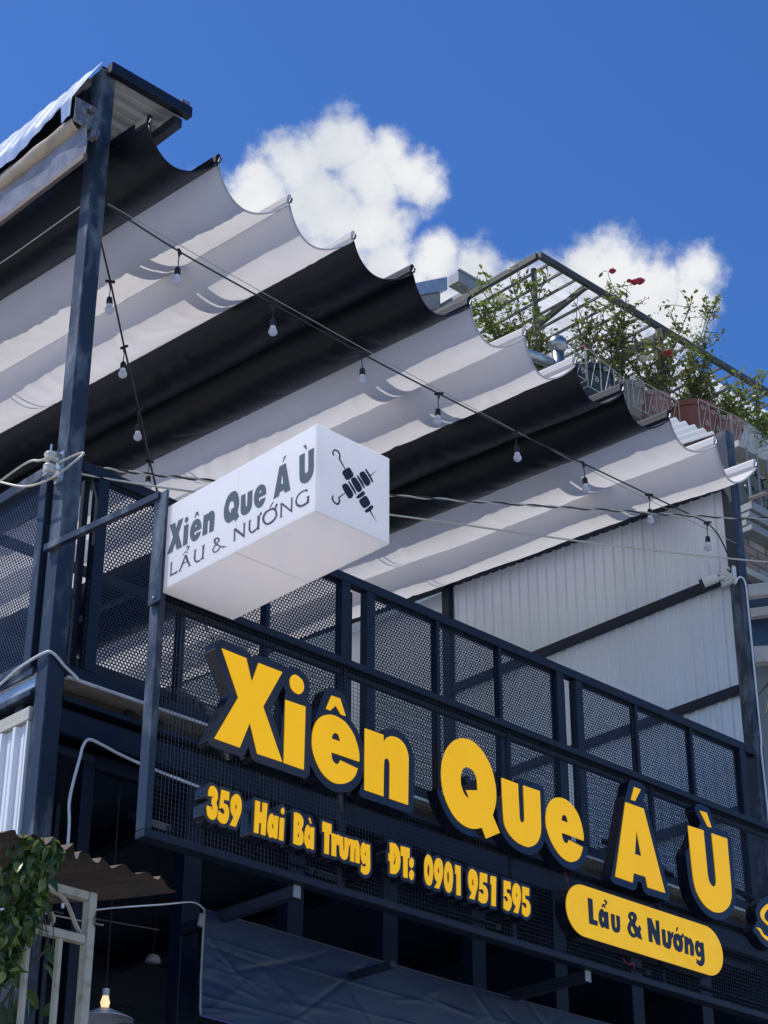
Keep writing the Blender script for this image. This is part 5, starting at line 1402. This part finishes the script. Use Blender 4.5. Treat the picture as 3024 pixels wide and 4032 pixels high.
def leaf_mesh(curl, fold, wide=0.30):
    mb = MB()
    n = 6
    for i in range(n + 1):
        t = i / n
        w = wide * math.sin(math.pi * min(1, t * 0.93 + 0.03)) ** 0.8 * (1 - 0.25 * t)
        z = -curl * t * t
        y = t * (1 - 0.25 * curl * t)
        for s_ in (-1, 0, 1):
            mb.v.append((s_ * w, y, z + abs(s_) * fold * w))
    for i in range(n):
        a = i * 3
        mb.f += [(a, a + 1, a + 4, a + 3), (a + 1, a + 2, a + 5, a + 4)]
    return mb


creeper = thing('creeper', (4.05, 6.30, 4.0), 'leafy green creeper with curled leaves hanging over the gate', 'plant')
lr = random.Random(12)
lm = {}
for mname in ('leaf_dark', 'leaf_mid', 'leaf_light'):
    for q, (cu, fo) in enumerate(((0.25, 0.5), (0.6, 0.8), (0.95, 1.1))):
        me = leaf_mesh(cu, fo, 0.30 - 0.03 * q).mesh('leaf')
        me.materials.append(MATS[mname])
        me.polygons.foreach_set('use_smooth', [True] * len(me.polygons))
        lm[mname, q] = me


def leaf(parent, p, size, mname, down=True, q=None):
    o = bpy.data.objects.new('leaf', lm[mname, lr.randrange(3) if q is None else q])
    COL.objects.link(o)
    o.parent = parent
    o.location = Vector(p) - parent.location
    o.scale = (size,) * 3
    if down:
        o.rotation_euler = (math.radians(lr.uniform(-115, -35)), math.radians(lr.uniform(-35, 35)), math.radians(lr.uniform(60, 300)))
    else:
        o.rotation_euler = (math.radians(lr.uniform(-70, 40)), math.radians(lr.uniform(-50, 50)), lr.uniform(0, 6.28))
    return o


for k in range(640):
    # hanging mass: dense at the top, its right hand outline drawn in lower down
    z = 4.20 - 0.56 * lr.random() ** 1.15
    edge = (4.165 + 0.035 * math.sin((4.27 - z) * 17)) if z > 3.98 else 4.15 - (3.98 - z) * 0.36
    x = edge - abs(lr.gauss(0, 0.085)) + 0.015
    if x < 3.80:
        continue
    if z < 3.88 and lr.random() < 0.25:
        continue
    y = 6.27 + lr.uniform(-0.075, 0.03)
    lit = lr.random()  # random tone pick for each leaf
    leaf(creeper, (x, y, z), lr.uniform(0.040, 0.072), 'leaf_light' if lit < 0.36 else 'leaf_mid' if lit < 0.62 else 'leaf_dark')
m = MB()
for k in range(14):
    x0 = lr.uniform(3.85, 4.22)
    pts = [(x0, 6.28, 4.16)]
    for j in range(4):
        a = pts[-1]
        pts.append((a[0] + lr.uniform(-0.04, 0.04), 6.27 + lr.uniform(-0.03, 0.03), a[2] - lr.uniform(0.06, 0.12)))
    m.tube(catmull(pts, 4), 0.0022, 5)
m.build('stems', 'stem', creeper)
bush = thing('corner_shrub', (4.2, 6.9, 3.0), 'broad-leaved shrub in the shade behind the gate bars', 'plant')
for k in range(70):
    leaf(bush, (lr.uniform(3.95, 4.50), lr.uniform(6.55, 7.0), lr.uniform(3.45, 3.92)), lr.uniform(0.07, 0.12), 'leaf_dark' if lr.random() < 0.8 else 'leaf_mid', True, 0)
m = MB()
for k in range(8):
    x0 = lr.uniform(4.0, 4.45)
    m.tube(catmull([(x0, 6.8, 2.2), (x0 + lr.uniform(-.1, .1), 6.75, 3.0), (x0 + lr.uniform(-.1, .1), 6.75, 3.6), (x0 + lr.uniform(-.15, .15), 6.7, 3.95)], 5), 0.006, 5)
m.build('stems', 'stem', bush)
palm = thing('palm_frond', (4.55, 6.6, 3.5), 'arching green palm frond with paler leaflets on one side below the lamp', 'plant')
m = MB()
spine = catmull([(4.58, 6.5, 3.36), (4.64, 6.5, 3.56), (4.75, 6.5, 3.64), (4.86, 6.47, 3.630), (4.92, 6.44, 3.57)], 8)
m.tube(spine, 0.004, 5)
m.build('frond_rib', 'stem', palm)
for i in range(6, len(spine) - 1, 1):
    for s_ in (-1, 1):
        o = leaf(palm, spine[i], 0.105, 'leaf_mid' if s_ < 0 else 'leaf_light', True, 0)
        o.scale = (0.026, 0.13, 0.06)
        o.rotation_euler = (math.radians(-50), math.radians(15 * s_), math.radians(-90 + 55 * s_))

# ================================================================== right neighbour: terrace with pots and roses
nb = thing('neighbour_house', (14.0, 11.0, 2.2), 'weathered concrete neighbour house with brick band and planted roof terrace', 'building')
MB().box(10.95, 30.0, 10.2, 14.0, 2.2, 10.75).build('wall', 'plaster_teal', nb)
MB().box(10.93, 30.0, 10.0, 14.0, 10.78, 10.93).build('terrace_slab', 'concrete', nb)
MB().cbox(13.80, 30.0, 9.62, 10.4, 11.36, 11.72, 0.05).build('white_parapet', 'plaster_white', nb)
MB().box(13.95, 30.0, 9.75, 10.3, 10.935, 11.358).build('parapet_base', 'concrete_light', nb)
# facade strip visible beside the right post (y = 8.6 plane)
MB().box(12.33, 20.0, 8.78, 9.30, 2.2, 10.29).build('bay_wall', 'plaster_teal', nb)
MB().box(12.34, 20.0, 8.58, 8.77, 10.30, 10.36).build('ledge', 'concrete_light', nb)
for (z0, z1, y0) in ((9.66, 9.735, 8.50), (9.60, 9.655, 8.53), (9.47, 9.525, 8.52), (9.53, 9.595, 8.57)):
    MB().cbox(12.34, 20.0, y0, 8.775, z0, z1, 0.008).build('gutter', 'gutter_grey', nb)
MB().box(12.34, 20.0, 8.66, 8.775, 9.16, 9.468).build('brick_mortar', 'mortar', nb)
bw, bh = 0.21, 0.066
for r in range(4):
    for c in range(12):
        x0 = 12.35 + c * (bw + 0.012) + (0.11 if r % 2 else 0)
        z0 = 9.178 + r * (bh + 0.009)
        MB().cbox(x0, x0 + bw, 8.650 + lr.uniform(-.004, .003), 8.72, z0, z0 + bh, 0.004).build('brick', 'brick' if lr.random() < 0.7 else 'concrete', nb)
MB().box(12.34, 20.0, 8.62, 8.775, 9.10, 9.158).build('lintel', 'concrete_light', nb)
MB().bar((11.9, 8.55, 8.72), (13.6, 8.20, 9.35), 0.10, 0.10).build('sloping_beam', 'concrete_light', nb)
MB().bar((11.9, 8.68, 8.55), (13.6, 8.30, 9.18), 0.10, 0.07).build('sloping_beam', 'concrete_light', nb)
MB().bar((11.9, 8.60, 8.18), (13.6, 8.25, 8.70), 0.12, 0.13).build('sloping_beam', 'concrete_light', nb)
MB().box(12.34, 20.0, 8.70, 8.775, 8.45, 9.09).build('recess_shade', 'interior', nb)  # raised dark panel, paints the shade of a recess
for k in range(6):
    x = 12.415 + k * 0.145
    MB().tube([(x, 8.56, 9.735), (x, 8.56, 10.30)], 0.011, 8).build('window_bar', 'gutter_grey', nb)
MB().tube([(12.28, 8.50, 9.72), (13.05, 8.42, 10.18)], 0.020, 8).build('bamboo_pole', 'wood_pole', nb)
wp = thing('window_plant', (12.6, 8.6, 9.74), 'dark leafy plant behind the window bars beside the right post', 'plant')
for k in range(60):
    leaf(wp, (lr.uniform(12.3, 13.3), lr.uniform(8.60, 8.74), lr.uniform(9.76, 10.22)), lr.uniform(0.05, 0.09), 'leaf_dark' if lr.random() < 0.85 else 'leaf_mid', False)
vp = thing('hanging_vine', (11.6, 8.0, 7.4), 'sprig of broad green leaves beside the right post cable', 'plant')
for (x, z) in ((11.66, 7.72), (11.72, 7.66), (11.68, 7.60), (11.75, 7.55), (11.80, 7.70), (11.66, 7.50), (11.83, 7.6)):
    leaf(vp, (x, 8.02 + lr.uniform(-.04, .04), z), 0.085, 'leaf_mid', True, 0)
MB().tube(catmull([(11.60, 8.05, 7.45), (11.70, 8.04, 7.70), (11.85, 8.02, 7.95), (12.1, 8.2, 8.05), (12.45, 8.80, 8.0)], 6), 0.006, 5).build('stems', 'stem', vp)

# pale sheet canopy under the pots
sh = thing('pale_sheet_roof', (11.2, 8.2, 9.8), 'pale corrugated metal sheet just above the canopy end', 'roof')


def psheet(u, v):
    x = 10.86 + 0.62 * u
    y = 8.20 + 1.10 * v
    return (x, y, 9.835 + 0.15 * u * 0.6 + 0.13 * (y - 8.2) - 0.03 + 0.018 * math.cos(2 * math.pi * (x - 10.86) / 0.118))


MB().grid(psheet, 80, 6).build('corrugated_sheet', 'sheet_pale', sh, smooth=True)
MB().box(10.80, 11.5, 8.30, 8.36, 9.62, 9.70).build('sheet_batten', 'gutter_grey', sh)

# ------------------------------------------------------------------ clear roof on a steel grid
grid_roof = thing('clear_roof', (14.0, 10.6, 13.3), 'clear corrugated plastic roof on a dark steel grid above the roses', 'roof')
GX0, GY, GZ = 12.19, 10.60, 13.306
GX1 = 19.0


def rz(x):
    return GZ + 0.004 * (x - GX0)


def rbar(x0, y0, x1, y1, w, h, dz, name):
    MB().bar((x0, y0, rz(x0) + dz), (x1, y1, rz(x1) + dz), w, h).build(name, 'roof_steel', grid_roof)


rbar(GX0, GY, GX1, GY, 0.05, 0.062, -0.035, 'front_beam')
rbar(GX0, GY + 0.026, GX0, GY + 3.4, 0.05, 0.062, -0.035, 'edge_beam')
x = GX0 + 0.20
k = 0
while x < GX1:
    heavy = k in (9, 20)
    rbar(x, GY + 0.026, x, GY + 3.4, 0.065 if heavy else 0.018, 0.09 if heavy else 0.026, -0.052 if heavy else -0.02, 'main_rafter' if heavy else 'purlin')
    x += 0.196
    k += 1
MB().bar((12.88, GY + 0.02, rz(12.9) - 0.08), (12.55, GY + 1.4, rz(12.6) - 0.75), 0.045, 0.05).build('knee_brace', 'roof_steel', grid_roof)
MB().tube([(14.0, 10.55, 11.0), (14.0, 10.58, rz(14) - 0.09)], 0.035, 8).build('wooden_prop', 'wood_pole', grid_roof)
MB().tube([(12.27, 10.75, 10.9), (12.27, 10.75, rz(12.3) - 0.09)], 0.03, 8).build('wooden_prop', 'roof_steel', grid_roof)
for k in range(3):
    y0 = GY + 0.28 + k * 1.02
    n = 1.10

    def clear(u, v, y0=y0, k=k):
        yy = y0 + n * u
        xx = GX0 + 0.05 + (GX1 - GX0) * v
        return (xx, yy, rz(xx) + 0.022 + 0.004 * k + 0.020 * math.cos(2 * math.pi * yy / 0.115))

    MB().grid(clear, 110, 12).build('clear_sheet', 'poly_sheet', grid_roof, smooth=True)

# far house behind the clear roof
fh = thing('far_house', (14.0, 14.4, 11.0), 'grey concrete roof edge with a boxed metal gutter behind the canopy', 'building')
MB().cbox(14.586, 20.0, 14.0, 14.184, 15.87, 16.02, 0.006).build('box_gutter', 'gutter_grey', fh)
MB().cbox(14.570, 20.0, 13.975, 14.02, 16.022, 16.045, 0.004).build('gutter_lip', 'galvanised', fh)
MB().box(14.95, 20.0, 14.19, 18, 15.98, 16.04).build('roof_sheet', 'gutter_grey', fh)
MB().hexa([(13.0, 14.6, 14.98), (15.0, 14.6, 16.24), (15.0, 18, 16.24), (13.0, 18, 14.98), (13.0, 14.6, 15.12), (15.0, 14.6, 16.44), (15.0, 18, 16.44), (13.0, 18, 15.12)]).build('eave', 'galvanised', fh)
MB().hexa([(13.0, 14.66, 14.78), (14.93, 14.66, 15.96), (14.93, 18, 15.96), (13.0, 18, 14.78), (13.0, 14.66, 14.97), (14.93, 14.66, 16.19), (14.93, 18, 16.19), (13.0, 18, 14.97)]).build('roof_beam', 'concrete', fh)
MB().box(13.0, 14.80, 14.75, 18, 11.0, 15.2).build('wall', 'plaster_white', fh)
MB().box(14.82, 14.92, 14.68, 14.8, 11.0, 15.9).build('pillar', 'concrete', fh)
MB().box(14.94, 20, 14.8, 14.9, 11.0, 15.97).build('wall', 'concrete', fh)

# chimney vent
vent = thing('vent_pipe', (11.21, 9.6, 10.93), 'shiny steel vent pipe with a ball cowl among the roses', 'vent')
MB().lathe([(0.055, 0.0), (0.055, 0.27)], (11.21, 9.58, 10.93), 16).build('pipe', 'chrome', vent, smooth=True)
g = [(0.055, 0.0)]
for k in range(1, 12):
    t = math.pi * (0.17 + 0.83 * k / 11)
    g.append((0.085 * math.sin(t) + 0.001, 0.085 - 0.085 * math.cos(t)))
MB().lathe(g, (11.21, 9.58, 11.20), 20).build('ball_cowl', 'chrome', vent, smooth=True)
MB().tube([(10.7, 9.62, 11.02), (11.20, 9.62, 11.10)], 0.05, 12).build('elbow_pipe', 'galvanised', vent, smooth=True)

# pots
POTS = [('black_pot', 'black plastic pot with peeling sides in a wire rack', 11.885, 9.80, 10.99, 0.215, 0.37, 'black_plastic'),
        ('clay_pot', 'grey-brown clay pot in a scrolled wire rack', 12.295, 9.72, 11.02, 0.170, 0.34, 'clay_grey'),
        ('clay_pot', 'dusty pink clay pot in a scrolled wire rack', 12.620, 9.70, 11.03, 0.185, 0.34, 'terracotta_pink'),
        ('clay_pot', 'dark red terracotta pot with heart-shaped ironwork in front', 13.250, 9.72, 11.15, 0.240, 0.37, 'terracotta'),
        ('clay_pot', 'pale pink clay pot leaning by the white parapet', 13.660, 9.70, 11.17, 0.220, 0.35, 'terracotta_pink')]
for (nm, lab, x, y, z, r, h, mt) in POTS:
    t = thing(nm, (x, y, z), lab, 'flower pot')
    MB().lathe([(r * 0.68, 0), (r * 0.72, 0.02), (r * 0.95, h * 0.86), (r * 1.04, h * 0.86), (r * 1.06, h), (r * 0.93, h), (r * 0.88, h * 0.9)], (x, y, z), 22).build('pot_body', mt, t, smooth=False)
    MB().lathe([(r * 0.90, h * 0.90), (r * 0.3, h * 0.93), (0.002, h * 0.94)], (x, y, z), 16).build('soil', 'soil', t)


def spiral(c, r0, turns, flip=1, n=26, start=0.0):
    out = []
    for k in range(n):
        t = k / (n - 1)
        a = start + flip * 2 * math.pi * turns * t
        rr = r0 * (1 - 0.8 * t)
        out.append((c[0] + rr * math.cos(a), c[1], c[2] + rr * math.sin(a)))
    return out


def rack(label, x0, x1, y, z0, zt0, zt1, n):
    t = thing('plant_rack', ((x0 + x1) / 2, y, z0), label, 'plant rack')
    w = 0.005
    MB().tube([(x0, y, zt0), (x1, y, zt1)], w, 6).build('top_rail', 'rack_paint', t)
    MB().tube([(x0, y, z0), (x1, y, z0)], w, 6).build('bottom_rail', 'rack_paint', t)
    MB().tube([(x0, y + 0.4, z0), (x1, y + 0.4, z0)], w, 6).build('bottom_rail', 'rack_paint', t)
    for k in range(n + 1):
        f = k / n
        xx = x0 + (x1 - x0) * f
        zt = zt0 + (zt1 - zt0) * f
        MB().tube([(xx, y, z0), (xx, y, zt)], w * 0.9, 6).build('rack_bar', 'rack_paint', t)
        MB().tube([(xx, y, z0), (xx, y + 0.4, z0)], w * 0.8, 5).build('rack_bar', 'rack_paint', t)
        if k < n:
            xm = xx + (x1 - x0) / n * 0.5
            hh = zt - z0
            MB().tube(spiral((xm - 0.02, y, z0 + hh * 0.78), 0.032, 1.3), 0.0042, 5).build('scroll', 'rack_paint', t)
            MB().tube(spiral((xm + 0.03, y, z0 + hh * 0.30), 0.032, 1.3, -1, start=2.0), 0.0042, 5).build('scroll', 'rack_paint', t)
            MB().tube([(xm - 0.05, y, z0 + 0.01), (xm + 0.05, y, zt - 0.01)], 0.0042, 5).build('rack_bar', 'rack_paint', t)
    for zz in (z0,):
        pass
    for (xx, yy) in ((x0, y), (x1, y), (x0, y + 0.4), (x1, y + 0.4)):
        MB().tube([(xx, yy, z0), (xx, 10.05, z0 - 0.02), (xx, 10.06, 10.9)], w, 5).build('rack_leg', 'rack_paint', t)
    return t


rack('cream wire rack around the black pot beside the vent', 11.52, 12.07, 9.52, 10.97, 11.37, 11.26, 3)
rack('cream scrolled wire rack holding the two clay pots', 12.12, 12.78, 9.50, 11.01, 11.33, 11.34, 4)
rack('cream wire rack with heart scrolls around the dark red pot', 13.00, 13.48, 9.44, 11.13, 11.44, 11.48, 3)
rack('cream wire rack with heart scrolls beside the white parapet', 13.50, 13.88, 9.44, 11.15, 11.49, 11.49, 3)
rack('short cream wire rack between the vent and the black pot', 11.22, 11.50, 9.52, 11.02, 11.22, 11.38, 2)

# roses


def rose_bush(label, base, tops, mats, nleaf, seed, flowers, spread=0.16):
    rr = random.Random(seed)
    t = thing('rose_bush', base, label, 'rose bush')
    st = MB()
    lf = MB()
    lf2 = MB()
    B = Vector(base)
    for tp in tops:
        T = Vector(tp)
        main = catmull([B + Vector((rr.uniform(-.05, .05), rr.uniform(-.05, .05), 0)), B.lerp(T, 0.35) + Vector((rr.uniform(-.08, .08), rr.uniform(-.06, .06), 0)),
                        B.lerp(T, 0.7) + Vector((rr.uniform(-.06, .06), rr.uniform(-.05, .05), 0)), T], 6)
        st.tube(main, [0.0085 * (1 - 0.7 * i / len(main)) for i in range(len(main))], 5)
        tips = [main[i] for i in range(4, len(main))]
        for b in range(15):
            s_ = main[rr.randrange(3, len(main) - 2)]
            e = s_ + Vector((rr.gauss(0, spread), rr.gauss(0, spread * 0.6), abs(rr.gauss(0.10, 0.12))))
            br_ = catmull([s_, s_.lerp(e, 0.5) + Vector((rr.uniform(-.03, .03), rr.uniform(-.03, .03), rr.uniform(-.02, .03))), e], 4)
            st.tube(br_, [0.0048 * (1 - 0.5 * i / len(br_)) for i in range(len(br_))], 4)
            tips += br_
        for k in range(int(1.5 * nleaf / len(tops))):
            c = tips[rr.randrange(len(tips))] + Vector((rr.gauss(0, 0.028), rr.gauss(0, 0.028), rr.gauss(0, 0.028)))
            size = rr.uniform(0.014, 0.038)
            u = Vector((rr.gauss(0, 1), rr.gauss(0, 1), rr.gauss(-0.2, 0.7))).normalized()
            v = u.cross(Vector((rr.gauss(0, 1), rr.gauss(0, 1), rr.gauss(0, 1)))).normalized()
            w = u.cross(v) * size * 0.14
            a, b_ = u * size, v * size * 0.42
            tgt = lf if rr.random() < 0.62 else lf2
            tgt.add([c - a, c - a * 0.2 + b_ + w, c + a * 0.45 + b_ * 0.8 + w, c + a, c + a * 0.45 - b_ * 0.8 + w, c - a * 0.2 - b_ + w], [(0, 1, 2, 3), (0, 3, 4, 5)])
    st.build('stems', 'stem', t)
    tag(lf.build('foliage', mats[0], t), 'small rose leaves', kind='stuff')
    tag(lf2.build('foliage', mats[1], t), 'small darker rose leaves', kind='stuff')
    for (p, s_, mname) in flowers:
        fm = MB()
        for k in range(16):
            a = k * 2.4
            lay = k // 5
            rad = s_ * (0.35 + 0.22 * lay)
            h = s_ * (0.75 - 0.22 * lay)
            c = Vector(p)
            d1 = Vector((math.cos(a), math.sin(a), 0))
            d2 = Vector((-math.sin(a), math.cos(a), 0)) * s_ * 0.45
            lo = c + d1 * rad * 0.3 - Vector((0, 0, s_ * 0.4))
            hi = c + d1 * rad + Vector((0, 0, h * rr.uniform(0.7, 1.1)))
            fm.add([lo - d2 * 0.4, lo + d2 * 0.4, hi + d2, hi + d1 * s_ * 0.12, hi - d2], [(0, 1, 2, 3, 4)])
        fm.build('flower', mname, t)
    return t


RM = ('rose_leaf', 'rose_leaf_olive')
rose_bush('yellow-green leafy rose with white flowers beside the vent', (10.86, 9.95, 11.0), [(10.55, 9.85, 11.55), (10.75, 9.85, 11.62), (10.98, 9.85, 11.50)], ('rose_leaf', 'rose_leaf'), 520, 1,
          [((10.683, 9.75, 11.585), 0.055, 'rose_white'), ((10.70, 9.75, 11.40), 0.03, 'rose_white')], 0.12)
rose_bush('tall thin rose canes with sparse lime leaves behind the vent', (11.25, 9.9, 11.0), [(10.95, 9.85, 12.0), (11.12, 9.85, 12.1), (11.40, 9.85, 12.27), (11.25, 9.8, 11.55), (11.42, 9.8, 11.6), (11.05, 9.8, 11.5)], ('rose_leaf', 'rose_leaf_olive'), 430, 2,
          [((11.70, 9.70, 11.535), 0.035, 'rose_red')], 0.09)
rose_bush('tall dark rose with red blooms rising from the clay pot', (12.20, 9.74, 11.33), [(12.15, 9.74, 12.52), (12.45, 9.74, 12.60), (12.33, 9.74, 12.2), (11.98, 9.74, 12.15), (12.28, 9.74, 11.9)], ('rose_leaf_olive', 'rose_leaf'), 620, 3,
          [((12.06, 9.60, 12.49), 0.04, 'rose_red'), ((12.46, 9.60, 12.57), 0.055, 'rose_red'), ((12.38, 9.60, 12.52), 0.045, 'rose_red'), ((12.30, 9.6, 12.50), 0.03, 'rose_red')], 0.13)
rose_bush('tangled rose with one deep red bloom above the pink pots', (12.66, 9.72, 11.35), [(12.60, 9.72, 11.95), (12.85, 9.72, 12.1), (13.0, 9.72, 11.9), (13.42, 9.72, 12.88), (12.4, 9.72, 11.75), (13.05, 9.72, 12.25)], ('rose_leaf_olive', 'rose_leaf'), 620, 4,
          [((12.78, 9.58, 11.90), 0.05, 'rose_red'), ((12.40, 9.58, 11.66), 0.06, 'rose_white'), ((12.50, 9.58, 11.72), 0.045, 'rose_white')], 0.17)
rose_bush('upright green rose in the dark red terracotta pot', (13.28, 9.72, 11.50), [(13.30, 9.72, 12.2), (13.55, 9.72, 12.45), (13.90, 9.72, 13.15), (13.72, 9.72, 12.95), (13.45, 9.72, 12.0), (13.62, 9.72, 12.1)], ('rose_leaf', 'rose_leaf_olive'), 640, 5, [], 0.14)
rose_bush('bright green rose spilling over the white parapet', (14.05, 9.72, 11.35), [(13.85, 9.72, 12.0), (14.20, 9.72, 12.35), (14.45, 9.72, 12.5), (14.60, 9.68, 12.1), (14.3, 9.60, 11.75), (14.65, 9.6, 11.85)], ('rose_leaf', 'rose_leaf'), 900, 6,
          [((14.55, 9.55, 12.10), 0.035, 'rose_red')], 0.17)

rose_bush('dry twiggy rose between the black pot and the clay pots', (11.95, 9.80, 11.33), [(11.75, 9.80, 11.85), (11.90, 9.80, 12.05), (12.08, 9.80, 11.8), (11.65, 9.80, 11.65)], ('rose_leaf_olive', 'rose_leaf'), 330, 7, [], 0.15)
rose_bush('brown twiggy rose filling the gap behind the dark red pot', (13.0, 9.86, 11.0), [(12.85, 9.86, 11.85), (13.12, 9.86, 12.0), (13.3, 9.86, 11.8), (12.95, 9.86, 12.35)], ('rose_leaf_olive', 'rose_leaf_olive'), 330, 8, [], 0.17)
rose_bush('low yellow-green rose tangle trailing behind the pale pink pot', (13.7, 9.80, 11.5), [(13.45, 9.80, 11.95), (13.75, 9.80, 12.05), (13.95, 9.80, 11.9), (14.2, 9.75, 12.15)], ('rose_leaf', 'rose_leaf_olive'), 420, 9, [], 0.17)
